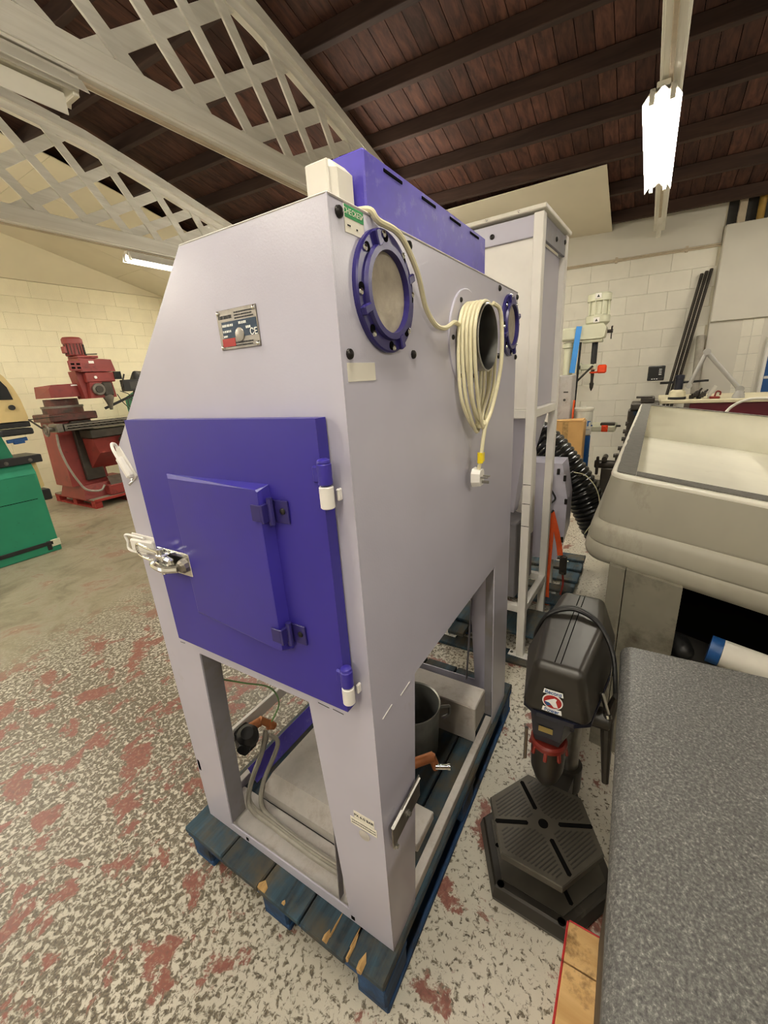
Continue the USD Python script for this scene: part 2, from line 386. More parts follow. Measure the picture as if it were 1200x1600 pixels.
def dup(src, loc, label, group=None, rz=0.0, name=None):
    s = stage.GetPrimAtPath(src.path); nm = name or s.GetName()
    path = "/World/" + numbered("/World", nm)
    x = UsdGeom.Xform.Define(stage, path)
    x.GetPrim().GetReferences().AddInternalReference(Sdf.Path(src.path))
    x.ClearXformOpOrder()
    x.AddTranslateOp().Set(Gf.Vec3d(*map(float, loc)))
    if rz: x.AddRotateZOp().Set(math.degrees(rz))
    x.GetPrim().SetInstanceable(True)
    tag(x.GetPrim(), label, s.GetCustomDataByKey("category"), group or s.GetCustomDataByKey("group"))
    return path

# ================================================================== THE SETTING
PROF = np.array([(-4.6, 3.13), (-3, 3.51), (-1, 4.01), (0.1, 4.22), (1.0, 4.27), (1.69, 4.24), (2.375, 4.15), (3.0, 4.01), (3.985, 3.763), (5, 3.51), (6.6, 3.11)])
def prof(x): return float(np.interp(x, PROF[:, 0], PROF[:, 1]))
NB = unit(V(.99495, .10037, 0)); TB = V(-NB[1], NB[0], 0)          # the back wall stands slightly askew
P0 = NB * 6.236
def wallp(u, d, z): return P0 + TB * u - NB * d + V(0, 0, z)       # u along the back wall, d out into the room
RZB = math.atan2(TB[1], TB[0]) - math.pi / 2
def wbox(u0, u1, d0, d1, z0, z1, c=.004):
    mm = box(u0, u1, d0, d1, 0, z1 - z0, c)
    return place(mm, P0 + V(0, 0, z0), TB, -NB, V(0, 0, 1)) if False else place(box(d0, d1, u0, u1, z0, z1, c), P0, -NB, TB * -1, V(0, 0, 1)) if False else place(box(-d1, -d0, u0, u1, z0, z1, c), P0, NB, TB, V(0, 0, 1))

fl = Thing("floor", kind="structure")
fl.part("slab", box(-4.6, 7.2, -6.2, 8.6, -.12, 0, 0), FLOOR, smooth=False)

# left-hand wall, far across the workshop
wl = Thing("wall_left", kind="structure", base=(3.5, 8.25, 0))
wl.part("wall_body", box(-4.6, 7.0, 8.262, 8.55, -.05, 4.6, 0), "mortar", smooth=False)
wl.part("plaster_band", box(-4.6, 6.4, 8.225, 8.262, 3.43, 4.6, .008), "plaster2")
CH = 3.43 / 14
for r in range(14):
    x = 1.35 - (r % 2) * .22
    while x < 5.9:
        L = .44
        j = RNG.uniform(-.0015, .0015)
        wl.part("block", box(x + .0004, x + L - .0004, 8.25 + j, 8.33, r * CH + .0008, (r + 1) * CH - .0008, .0026), "block2", smooth=False)
        x += L
wl.part("far_blockwork", box(-4.6, 1.1, 8.252, 8.27, 0, 3.43, .004), "block2")
wl.part("far_blockwork", box(5.92, 6.4, 8.252, 8.27, 0, 3.43, .004), "block2")

# right-hand back wall
wb = Thing("wall_back", kind="structure", base=(6.24, 0, 0), rz=RZB)
wb.part("wall_body", wbox(-6.3, 9.2, -.35, -.012, -.05, 4.3, 0), "mortar", smooth=False)
wb.part("plaster_band", wbox(-1.62, 8.4, -.012, .012, 2.865, 3.40, .006), "plaster")
CB = 2.85 / 13
for r in range(13):
    u = 1.1 + (r % 2) * .225
    while u > -1.62:
        u0 = max(u - .45, -1.62)
        if u - u0 > .05:
            j = RNG.uniform(-.0015, .0015)
            wb.part("block", wbox(u0 + .0005, u - .0005, -.03, j, r * CB + .0005, (r + 1) * CB - .0005, .0026), "block", smooth=False)
        u -= .45
wb.part("far_blockwork", wbox(1.34, 8.4, -.012, -.002, 0, 2.85, .004), "block")
wb.part("far_blockwork", wbox(-6.3, -2.9, -.012, -.002, 0, 3.4, .004), "block")
# pier to the right of the blockwork
wb.part("pier", wbox(-2.9, -1.63, -.012, .085, 2.0, 3.03, .006), "plaster")
wb.part("pier_foot", wbox(-2.9, -1.63, -.012, .045, 0, 2.0, .004), "plaster")
for r in range(9):
    for k in range(2):
        wb.part("small_block", wbox(-2.16 + k * .105, -2.16 + k * .105 + .1, .03, .0475, .2 + r * .2, .2 + r * .2 + .195, .004), "block", smooth=False)
wb.part("recess_back", wbox(-2.9, -1.64, -.012, -.004, 3.03, 3.6, 0), "dark", smooth=False)
single("vertical_pipe", cyl(wallp(-1.93, .06, 3.03), wallp(-1.93, .06, 3.5), .035, 18), "yellowpipe", "old yellow pipe in the dark gap above the white pier", "pipe")
single("vertical_post", bar(wallp(-1.76, .05, 3.03), wallp(-1.76, .05, 3.48), .05, .07, up=NB), "conduit", "weathered timber stub in the gap above the white pier", "post")

Thing_c = Thing("cable_conduit", "pair of thin painted conduits running along the back wall", "conduit", base=wallp(0, 0, 2.85), rz=RZB)
for z, d in ((2.855, .026), (2.838, .016)):
    Thing_c.part("conduit_pipe", cyl(wallp(-1.62, d, z), wallp(3.0, d, z + .01), .009, 10), "conduit")
for u in (-1.3, -.55, .05): Thing_c.part("saddle_clip", wbox(u, u + .03, 0, .03, 2.82, 2.885, .003), "conduit")

d1 = Thing("door_1", kind="structure", base=(6.2, -2.0, 0))
d1.part("door_leaf", wbox(-2.9, -2.245, .05, .09, 0, 1.75, .004), "blue")
d1.part("door_frame", wbox(-2.245, -2.215, .045, .1, 0, 1.78, .003), "white_metal")
d1.part("door_rail", wbox(-2.9, -2.25, .09, .1, 1.3, 1.33, .003), "white_metal")

wr = Thing("wall_right", kind="structure", base=(1, -6.1, 0)); wr.part("wall_body", box(-4.6, 7.2, -6.3, -6.05, -.05, 4.6, 0), "plaster", smooth=False)
w1 = Thing("window_1", kind="structure", base=(-4.33, 4.0, 1.3))
w1.part("pane", box(-4.348, -4.342, 3.4, 4.6, 1.3, 2.35, 0), glow("daylit_pane", (.95, .98, 1.0), 2.2), smooth=False)
for a in ((3.34, 3.4, 1.24, 2.41), (4.6, 4.66, 1.24, 2.41), (3.98, 4.02, 1.3, 2.35)): w1.part("frame_bar", box(-4.35, -4.31, a[0], a[1], a[2], a[3], .003), "white_metal", smooth=False)
for a in ((3.4, 4.6, 2.35, 2.41), (3.4, 4.6, 1.24, 1.3)): w1.part("frame_bar", box(-4.35, -4.31, a[0], a[1], a[2], a[3], .003), "white_metal", smooth=False)
wf = Thing("wall_front", kind="structure", base=(-4.4, 1, 0)); wf.part("wall_body", box(-4.7, -4.35, -6.3, 8.5, -.05, 4.6, 0), "plaster", smooth=False)

# ---- roof: boards on purlins
ce = Thing("ceiling", kind="structure", base=(1, 1, 4.2))
def roof_strip(x0, x1, y0, y1, off, t, skew=0.0, n=10):
    xs = sorted(set(np.r_[x0, x1, PROF[(PROF[:, 0] > x0) & (PROF[:, 0] < x1), 0]]))
    up = [(x, prof(x) + off + t) for x in xs]; lo = [(x, prof(x) + off) for x in xs][::-1]
    return pY(lo[::-1] + up[::-1], y0, y1 - y0)
y = -2.3
while y < 5.5:
    w = .135 + RNG.uniform(-.012, .012)
    ce.part("roof_board", roof_strip(.6, 6.55, y + .002, y + w - .003, .12 + RNG.uniform(-.002, .003), .02), "plank", smooth=False)
    y += w
ce.part("roof_deck", roof_strip(-4.6, .62, -6.3, 8.5, .125, .02), "plank", smooth=False)
ce.part("roof_deck", roof_strip(.6, 6.8, -6.3, -2.29, .125, .02), "plank", smooth=False)
ce.part("roof_deck", roof_strip(.6, 6.8, 5.49, 8.5, .125, .02), "plank", smooth=False)
ce.part("roof_felt", roof_strip(-4.7, 6.9, -6.4, 8.6, .15, .02), "void", smooth=False)
for x0 in (-3.4, -2.6, -1.8, -1.0, -.3, .35, .85, 1.35, 1.86, 2.37, 2.88, 3.41, 3.91, 4.42, 4.94, 5.5, 6.05):
    a, b = (x0 + .05 * 7.2, -6.2), (x0 - .05 * 7.5, 8.4)
    za, zb = prof(a[0]), prof(b[0])
    ce.part("purlin", bar((*a, za + .062), (*b, zb + .062), .12, .065, c=.004), "purlin", smooth=False)
for k, (y0, y1) in enumerate(((5.47, 6.4), (6.405, 7.35), (7.355, 8.24))):
    for x0, x1 in ((.4, 2.35), (2.355, 4.3), (4.305, 6.4)):
        ce.part("cladding_panel", roof_strip(x0, x1, y0, y1, -.012, .01), "cladding", smooth=False)
for y0, y1 in ((.17, 1.9), (1.905, 3.6), (3.605, 5.46)):
    ce.part("cladding_panel", roof_strip(5.0, 6.35, y0, y1, -.012, .01), "cladding", smooth=False)

# ---- lattice trusses
def make_truss():
    t = Thing("roof_truss", "large white lattice roof truss passing just above the tall grey cabinet, at upper left", "roof truss", base=(1.0, 2.21, 3.154), group="lattice roof trusses")
    y0 = 2.21
    for ya, yb in ((0, .042), (.078, .12)):
        t.part("bottom_chord", box(-4.4, 6.34, y0 + ya, y0 + yb, 3.168, 3.305, .004), "truss")
    t.part("chord_filler", box(-4.4, 6.34, y0 + .012, y0 + .108, 3.154, 3.172, .003), "truss")
    t.part("conduit_strip", box(-1.0, 6.3, y0 + .05, y0 + .075, 3.140, 3.156, .003), "conduit")
    xs = np.linspace(-4.4, 6.34, 28)
    for ya, yb, dz in ((0.0, .04, .085), (.08, .12, .085)):
        t.part("top_chord", pY([(x, prof(x) - dz) for x in xs] + [(x, prof(x) - .002) for x in xs[::-1]], y0 + ya, yb - ya), "truss")
    t.part("top_chord_filler", pY([(x, prof(x) - .155) for x in xs] + [(x, prof(x) - .06) for x in xs[::-1]], y0 + .035, .05), "truss")
    feet = [(-2.0, 22), (-1.5, 24), (-1.05, 25.5), (-.6, 27), (-.12, 29), (.4, 32.5), (.9, 36), (1.33, 40.5), (1.78, 46), (2.19, 49), (2.58, 52), (2.94, 55.5), (3.36, 57), (3.75, 58.5), (4.13, 60), (4.5, 61), (4.86, 62), (5.2, 63), (5.55, 64)]
    for mir in (0, 1):
        for fx, ang in feet:
            fx = fx + .07
            dx, dz = -math.cos(math.radians(ang)), math.sin(math.radians(ang))
            xx = lambda s: fx + s * dx
            s = .1
            while 3.24 + s * dz < prof(xx(s) if not mir else 2 - xx(s)) - .05 and s < 4: s += .02
            a, b = (fx - .06 * dx, 3.26 - .06 * dz), (xx(s), 3.24 + s * dz)
            if mir: a, b = (2 - a[0], a[1]), (2 - b[0], b[1])
            yy = y0 + (.049 if not mir else .068)
            t.part("lattice_strut", bar((a[0], yy, a[1]), (b[0], yy, b[1]), .018, .096 if mir else .088, up=(0, 1, 0), c=.002), "truss", smooth=False)
    return t
tr = make_truss()
dup(tr, (1.0, -.40, 3.154), "white truss beam directly over the aisle, carrying the bright strip light at upper right", "lattice roof trusses")
dup(tr, (1.0, 4.69, 3.154), "smaller, more distant white lattice truss at upper left, in front of the cream ceiling boards", "lattice roof trusses")

# ---- strip lights
def lamp_meshes(L):
    refl = [(-.1, -.095), (-.055, -.03), (-.03, -.055), (0, -.022), (.03, -.055), (.055, -.03), (.1, -.095)]
    sheet = pX(refl + [(a, b + .004) for a, b in refl[::-1]], 0, L)
    spine = box(0, L, -.035, .035, -.03, 0, .004)
    return sheet, spine
def make_lamp(label):
    L = 1.65
    t = Thing("strip_light", label, "strip light", base=(2.96, -.305, 3.14), group="fluorescent strip lights under the trusses")
    sheet, spine = lamp_meshes(L)
    t.part("spine", spine, "lampbody", local=True); t.part("reflector", sheet, "lampbody", local=True)
    for s in (-1, 1):
        t.part("lamp_tube", cyl((.03, s * .052, -.075), (L - .03, s * .052, -.075), .0135, 12), "tube_lit", local=True)
        for x in (.0, L - .03): t.part("lamp_holder", box(x, x + .03, s * .052 - .014, s * .052 + .014, -.095, -.025, .003), "lampbody", local=True)
    return t
lamp = make_lamp("brightly lit strip light under the white beam at upper right")
dup(lamp, (2.54, 4.76, 3.135), "lit strip light under the distant truss, left of the tall grey cabinet's sloping top")
bare = Thing("strip_light", "strip light on a truss outside the picture", "strip light", base=(.8, -2.9, 3.14), group="strip lights outside the picture")
bare.part("spine", lamp_meshes(1.65)[1], "lampbody", local=True)
for s in (-1, 1):
    bare.part("lamp_tube", cyl((.03, s * .052, -.045), (1.62, s * .052, -.045), .0135, 12), "tube_bare", local=True)
    for x in (.0, 1.62): bare.part("lamp_holder", box(x, x + .03, s * .052 - .014, s * .052 + .014, -.065, -.015, .003), "lampbody", local=True)
for k, loc in enumerate(((-1.3, -.305, 3.14), (-1.0, 4.76, 3.135), (-3.0, 4.76, 3.135), (3.0, 2.27, 3.135), (-3.3, 2.27, 3.135), (-1.9, -2.9, 3.14), (3.5, -2.9, 3.14), (-3.6, -.305, 3.14), (-.9, 7.0, 3.95), (-4.2, 7.0, 3.3))):
    dup(bare, loc, "strip light on a truss outside the picture", "strip lights outside the picture")
dup(bare, (5.2, 5.35, 3.44), "strip light fixed across the cream ceiling boards, behind the tall grey cabinet", "strip lights outside the picture", rz=math.pi / 2)
t = Thing("strip_light", "unlit strip light with ragged end under the big truss at the left edge", "strip light", base=(-.68, 2.25, 3.14))
sheet, spine = lamp_meshes(1.66)
t.part("spine", spine, "lampbody", local=True); t.part("reflector", sheet, "lampbody", local=True)
t.part("side_skirt", box(0, 1.58, -.014, -.008, -.185, -.095, .002), "lampbody", local=True)
for s in (-1, 1): t.part("lamp_tube", cyl((.03, s * .052, -.075), (1.63, s * .052, -.075), .0135, 12), "tube_off", local=True)
t.part("end_holder", box(1.6, 1.63, -.06, .06, -.11, -.02, .004), "lampbody", local=True)

# ================================================================== PALLETS
def board(t, name, x0, x1, y0, y1, z0, z1, mat, c=.003, **k):
    return t.part(name, box(x0, x1, y0, y1, z0, z1, c), mat, smooth=False, **k)
# blue pallet carrying the tall cabinet: boards run along x
p1 = Thing("blue_pallet", "worn blue wooden pallet beneath the tall grey and purple cabinet", "pallet", base=(.5, .39, 0))
edges = [(-.012, .10), (.106, .262), (.268, .43), (.436, .60), (.606, .80)]
for k, (a, b) in enumerate(edges):
    board(p1, "deck_board", -.075 + RNG.uniform(-.006, .004), 1.13, a, b, .126, .15 + RNG.uniform(-.002, .0), "bluewood", .004)
for x0, x1 in ((-.07, .05), (.47, .61), (1.01, 1.125)):
    board(p1, "cross_board", x0, x1, -.012, .80, .103, .1255, "bluewood2", .003)
for y0, y1 in ((-.01, .09), (.34, .45), (.70, .80)):
    board(p1, "skid_board", -.06, 1.12, y0, y1, .0, .022, "bluewood2", .004)
    for x0, x1 in ((-.062, .055), (.48, .60), (1.0, 1.12)):
        board(p1, "block", x0, x1, y0 + .003, y1 - .003, .0225, .1025, "bluewood2", .006)
for (x, y, L, w) in ((-.076, .42, .026, .018), (-.076, .175, .03, .009), (-.06, .168, .07, .003), (-.074, .10, .06, .005), (-.05, .105, .05, .003), (-.077, .06, .04, .010), (-.07, .335, .012, .006)):
    q = [(x, y - w, .1503), (x, y + w * .8, .1503), (x + L * .4, y + w, .1506), (x + L * .7, y - w * .2, .1506), (x + L, y + w * .3, .1503), (x + L * .55, y - w * .9, .1503), (x + .004, y, .153), (x + L * .3, y + w * .2, .1525), (x - .001, y - w * .6, .14), (x - .001, y + w * .5, .138)]
    p1.part("splinter", hull([(a, b, c) for a, b, c in q]), "rawwood", smooth=False, label="pale splintered break in the blue board")

# blue pallet carrying the frame unit behind: boards run along y
p2 = Thing("blue_pallet", "second blue pallet, behind the tall cabinet, under the white framed unit", "pallet", base=(2.2, .5, 0))
for x0, x1 in ((1.6, 1.9), (2.03, 2.16), (2.22, 2.31), (2.40, 2.55), (2.60, 2.72), (2.78, 2.90)):
    board(p2, "deck_board", x0, x1, -.135 + RNG.uniform(-.01, .01), .98, .098, .118, "bluewood", .004)
for y0, y1 in ((-.13, -.03), (.37, .47), (.88, .98)):
    board(p2, "stringer_board", 1.48, 2.92, y0, y1, .075, .0975, "bluewood", .003)
    for x0, x1 in ((1.59, 1.70), (2.15, 2.27), (2.78, 2.9)):
        board(p2, "block", x0, x1, y0, y1, .0205, .0745, "bluewood2", .005)
for x0, x1 in ((1.46, 1.57), (1.93, 2.03), (2.28, 2.38), (2.8, 2.91)):
    board(p2, "skid_board", x0, x1, -.13, .98, 0, .02, "bluewood", .004)

# ================================================================== TALL BLAST CABINET (faces: x = 0 towards lower left, y = 0 towards lower right)
cw, cd, ch, zb = 1.036, .758, 1.84, .15
cb = Thing("blast_cabinet", "tall lavender grey sheet metal cabinet with purple door, standing on blue pallet", "cabinet", base=(.518, .379, zb))
side = [(0, zb), (0, ch), (.339, ch), (.757, 1.442), (.758, zb)]
hole = [(.141, .192), (.634, .182), (.585, .888), (.18, .891)]
for nm, x0 in (("side_panel", 0.0), ("side_panel", cw - .004)):
    cb.part(nm, pX(side, x0, .004, [hole]), "lav", smooth=False)
front = [(.0042, .20), (.0042, ch - .0042), (cw - .0042, ch - .0042), (cw - .0042, zb), (.85, zb), (.838, .9), (.186, .9), (.130, .20)]
cb.part("front_panel", pY(front, 0, .004), "lav", smooth=False)
cb.part("front_leg_foot", pY([(.0042, zb), (.0042, .2), (.13, .2), (.126, zb)], 0, .004), "lav", smooth=False)
cb.part("top_panel", box(.002, cw - .002, .002, .343, ch - .005, ch, .001), "lav", smooth=False)
cb.part("window_panel", pX([(.339, ch - .004), (.339, ch), (.757, 1.442), (.754, 1.439)], .004, cw - .008), "lav", smooth=False)
cb.part("rear_panel", box(.004, cw - .004, .752, .757, .9, 1.442, .001), "lav", smooth=False)
# bright rolled edges
cb.part("edge_trim", cat(bar((0.001, .001, ch), (.001, .339, ch), .003, .004), bar((.0, 0.001, ch), (cw, .001, ch), .003, .004)), "white_metal")
# hopper and floor of the blasting chamber
hop = trimesh.Trimesh(np.array([(.02, .02, .905), (1.016, .02, .905), (1.016, .74, .905), (.02, .74, .905), (.45, .33, .50), (.59, .33, .50), (.59, .45, .50), (.45, .45, .50)]),
                      np.array([(0, 1, 5), (0, 5, 4), (1, 2, 6), (1, 6, 5), (2, 3, 7), (2, 7, 6), (3, 0, 4), (3, 4, 7), (4, 5, 6), (4, 6, 7)]), process=False)
zz = .86
cb.part("chamber_floor", box(.02, 1.016, .02, .738, .896, .9, .001), "inner", smooth=False)
# folded leg flanges behind the side panels
for x0 in (.0045, cw - .0245):
    cb.part("leg_flange", prism([(0, 0), (.02, 0), (.02, .70), (0, .70)], (x0, .18, .19), (1, 0, 0), (0, -.055, 1), .003), "inner", smooth=False)
    cb.part("leg_flange", prism([(0, 0), (.055, 0), (.055, .70), (0, .70)], (x0 if x0 < .5 else x0 - .035, .636, .185), (1, 0, 0), (0, -.07, 1), .003), "inner", smooth=False)
cb.part("leg_flange", box(.006, .06, .70, .75, .155, .89, .002), "inner", smooth=False)
cb.part("leg_flange", box(cw - .06, cw - .006, .70, .75, .155, .89, .002), "inner", smooth=False)
cb.part("leg_flange", prism([(0, 0), (.03, 0), (.03, .68), (0, .68)], (.842, .0045, .2), (0, 1, 0), (0, 0, 1), .003), "inner", smooth=False)
# base frame
cb.part("base_rail", box(.13, .85, .002, .028, .151, .186, .002), "dusty", smooth=False)
cb.part("base_rail", box(.06, .98, .728, .752, .151, .186, .002), "dusty", smooth=False)
cb.part("cross_channel", box(.72, .845, .03, .72, .205, .325, .004), "dusty", smooth=False)
cb.part("cross_channel", box(.005, .125, .03, .72, .152, .168, .003), "dusty", smooth=False)
cb.part("cross_channel", box(.185, .30, .018, .15, .255, .285, .003), "dusty", smooth=False, label="short dusty bracket channel by the near leg")
cb.part("front_rail", box(.0, 1.03, .738, .756, .36, .41, .003), "white_metal", smooth=False)
cb.part("channel_skirt", box(.72, .726, .03, .72, .155, .21, .001), "dusty", smooth=False)
cb.part("kick_plate", cat(prism([(0, 0), (.86, 0), (.86, .062), (0, .062)], (.14, .662, .20), (1, 0, 0), (0, .62, .78), .004)), "purple2", smooth=False, label="dusty purple sloping kick plate")
cb.part("dust_tray", hull([(.13, .26, .16), (.55, .26, .16), (.55, .625, .16), (.13, .625, .16), (.17, .29, .255), (.51, .29, .255), (.51, .60, .255), (.17, .60, .255), (.13, .26, .20), (.55, .26, .20), (.55, .625, .20), (.13, .625, .20)]), "dusty", smooth=False)
# small black slots in the bottom flange, and fold slits with bright welds
for y in (.13, .56): cb.part("slot", box(-.001, .002, y - .006, y + .006, .158, .172, .0005), "void", smooth=False)
for a, b in (((.033, .894), (.074, .900)), ((.112, .893), (.159, .897))):
    cb.part("fold_slit", bar((a[0], -.0006, a[1]), (b[0], -.0006, b[1]), .003, .0015), "white_metal", smooth=False)
for y0, y1 in ((.645, .668), (.15, .118), (.108, .078)):
    cb.part("fold_slit", bar((-.0004, y0, .9025), (-.0004, y1, .9005), .002, .001), "bolt", smooth=False)
# purple door with hatch
dr = cb.part("door", prism([(.04, .949), (.613, .949), (.613, 1.536), (.04, 1.536)], (-.03, 0, 0), (0, 1, 0), (0, 0, 1), .026), "purple", smooth=False)
def edge_round(y0, y1, z0, z1, x0, x1, c): return box(x0, x1, y0, y1, z0, z1, c)
hx = -.0305
hatch = hull([(hx, .168, 1.062), (hx, .49, 1.062), (hx, .49, 1.418), (hx, .168, 1.418), (hx - .024, .176, 1.07), (hx - .024, .176, 1.408), (hx - .003, .484, 1.07), (hx - .004, .484, 1.408), (hx - .024, .18, 1.066), (hx - .024, .18, 1.412)])
cb.part("hatch", hatch, "purple", dr, smooth=False)
for z in (1.37, 1.107):
    hg = cb.part("hatch_hinge", cat(box(hx - .004, hx, .125, .166, z - .024, z + .02, .001), cyl((hx - .012, .160, z - .026), (hx - .012, .160, z + .026), .006, 10), box(hx - .03, hx - .002, .163, .17, z - .02, z + .016, .001), box(hx - .029, hx - .025, .17, .195, z - .018, z + .014, .001)), "navy", dr)
    cb.part("hinge_screw", dome((hx - .004, .138, z), (-1, 0, 0), .0065, .004, 10), "bolt", hg)
for z in (1.43, 1.022):
    hg = cb.part("door_hinge", cat(cyl((-.032, .031, z - .003), (-.032, .031, z + .036), .0125, 16, ch=.003), dome((-.032, .031, z + .036), (0, 0, 1), .0115, .007), box(-.036, -.028, .033, .056, z + .0, z + .03, .003)), "purple")
    cb.part("hinge_pin_sleeve", cat(cyl((-.032, .031, z - .043), (-.032, .031, z - .004), .0125, 16, ch=.002), box(-.012, -.0, .022, .028, z - .036, z - .014, .002)), "white_metal", hg, label="white lower half of the hinge")
# chrome toggle latch and its white keeper, at the free edge of the door
lt = cb.part("toggle_latch", cat(box(-.036, -.031, .47, .60, 1.165, 1.225, .002), bar((-.045, .585, 1.20), (-.052, .515, 1.198), .03, .016, c=.005),
             cyl((-.05, .56, 1.165), (-.05, .56, 1.23), .008, 12), box(-.06, -.036, .545, .56, 1.18, 1.218, .003)), "chrome")
cb.part("latch_lever", sweep(spline([(-.052, .60, 1.19), (-.066, .57, 1.192), (-.066, .53, 1.188), (-.05, .50, 1.188)], 6), .009, 8), "chrome", lt)
cb.part("latch_bail", cat(tube([(-.044, .575, 1.214), (-.04, .64, 1.216), (-.032, .70, 1.214), (-.032, .70, 1.186), (-.04, .64, 1.184), (-.044, .575, 1.186)], .004, 8)), "chrome", lt)
cb.part("latch_foot", lathe([(0, .018), (.012, .017), (.018, .012)], (-.034, .49, 1.195), (-1, 0, -.1), 10), "alu", lt, label="worn brassy pad on the end of the lever")
kp = cb.part("latch_keeper", cat(bar((-.008, .66, 1.20), (-.012, .765, 1.197), .036, .014, c=.004), box(-.004, 0, .655, .775, 1.172, 1.226, .001)), "white_metal")
cb.part("keeper_wire", tube([(-.012, .70, 1.222), (-.014, .785, 1.222), (-.012, .79, 1.20), (-.014, .785, 1.176), (-.012, .70, 1.178)], .0035, 8), "white_metal", kp)
k2 = cb.part("window_latch", cat(bar((-.010, .722, 1.442), (-.010, .686, 1.390), .018, .018, up=(-1, 0, 0), c=.005), bar((-.002, .735, 1.46), (-.002, .684, 1.386), .004, .030, up=(-1, 0, 0), c=.001)), "white_metal", label="white over-centre latch on the sloping window edge")
cb.part("latch_wire", tube([(-.014, .712, 1.428), (-.016, .728, 1.462), (-.010, .738, 1.475), (.003, .748, 1.468), (.003, .745, 1.445)], .004, 8), "white_metal", k2)
cb.part("latch_hook", tube([(-.012, .684, 1.388), (-.014, .680, 1.381), (-.02, .685, 1.374)], .003, 6), "zinc", k2)
# rating plate
nx = -.0012
rp = cb.part("rating_plate", box(-.0022, 0, .1665, .2685, 1.657, 1.7225, .0006), "alu", smooth=False, label="navy and silver rating plate with four rivets")
cb.part("plate_print", box(-.0027, -.002, .169, .258, 1.676, 1.703, .0002), "navy_label", rp, smooth=False)
cb.part("plate_print", box(-.00275, -.002, .228, .262, 1.662, 1.6755, .0002), "red_label", rp, smooth=False)
L_, U_ = V(0, -1, 0), V(0, 0, 1)
def scribble(y, z, n, w, h, t, x=-.003):      # print too small to read: a row of short strokes
    return cat([box(x - .0003, x, y - k * w - w * RNG.uniform(.55, .85), y - k * w, z - h / 2, z + h / 2, 0) for k in range(n)])
cb.part("plate_lettering", text("CE", .0105, (-.003, .178, 1.6815), L_, U_, .0003, True), "white_ink", rp, smooth=False)
for y, z, n, w, h in ((.256, 1.6965, 7, .0042, .004), (.213, 1.698, 5, .0042, .0042), (.256, 1.687, 5, .0045, .0036), (.196, 1.6895, 3, .0042, .004), (.256, 1.679, 3, .004, .0032)):
    cb.part("plate_lettering", scribble(y, z, n, w, h, 0), "white_ink", rp, smooth=False)
for y, z, n, w, h in ((.264, 1.7105, 8, .0045, .0055), (.222, 1.7155, 16, .003, .0022), (.222, 1.711, 15, .003, .0022), (.222, 1.7065, 16, .003, .0022), (.25, 1.667, 20, .0034, .0026), (.25, 1.6625, 22, .003, .0022)):
    cb.part("plate_lettering", scribble(y, z, n, w, h, 0, -.0024), "ink", rp, smooth=False)
cb.part("plate_bulge", dome((-.0024, .214, 1.6795), (-1, 0, 0), .012, .002, 16), "alu", rp)
for y in (.1715, .2635):
    for z in (1.6615, 1.718): cb.part("rivet", dome((-.002, y, z), (-1, 0, 0), .0042, .003, 10), "chrome", rp)
# labels low on the leg
lb = cb.part("pressure_label", box(-.0012, 0, .024, .082, .588, .612, .0003), "paper", smooth=False, label="white label reading PX 6.0 BAR")
cb.part("label_lettering", text("PX 6.0 BAR", .0075, (-.0014, .053, .601), L_, U_, .0003, True), "ink", lb, smooth=False)
lb = cb.part("notice_label", box(-.0014, -.0004, .018, .094, .563, .587, .0003), "paper", smooth=False, label="white label with two lines of small print")
for z in (.579, .571):
    cb.part("label_lettering", scribble(.09, z, 24, .0029, .0022, 0, -.0015), "ink", lb, smooth=False)
cb.part("cover_cap", cat(dome((-.0005, .056, .545), (-1, 0, 0), .0145, .003, 20), lathe([(0, .0155), (.002, .0155)], (-.0002, .056, .545), (-1, 0, 0), 20)), "dusty")
# green CHECKED sticker
X_, Z_ = V(1, 0, 0), V(0, 0, 1)
ck = cb.part("checked_sticker", box(.037, .088, -.0012, 0, 1.800, 1.8365, .0004), "paper", smooth=False, label="green and cream CHECKED sticker")
cb.part("sticker_band", box(.0375, .0875, -.0016, -.0006, 1.8195, 1.836, .0003), "green_label", ck, smooth=False)
cb.part("sticker_lettering", text("CHECKED", .0075, (.0585, -.0018, 1.828), X_, Z_, .0003), "paper", ck, smooth=False)
cb.part("sticker_lettering", cat(bar((.079, -.0018, 1.8275), (.081, -.0018, 1.8245), .0012, .0012), bar((.081, -.0018, 1.8245), (.0855, -.0018, 1.831), .0012, .0012)), "paper", ck, smooth=False)
for x, z, w in (.043, 1.810, .008), (.066, 1.8085, .004):
    cb.part("sticker_lettering", box(x, x + w, -.0016, -.0011, z - .001, z + .001, 0), "ink", ck, smooth=False)
cb.part("masking_tape", box(.013, .095, -.0008, 0, 1.588, 1.617, .0003), "ivory_box", smooth=False, label="faded square left by old tape")
# bolts in the panel face
for x, z in ((.024, 1.822), (.022, 1.630), (.241, 1.632), (.24, 1.822), (.82, 1.825), (.822, 1.635), (1.022, 1.823), (1.026, 1.633)):
    cb.part("panel_bolt", dome((x, 0, z), (0, -1, 0), .0085, .007, 12), "bolt")
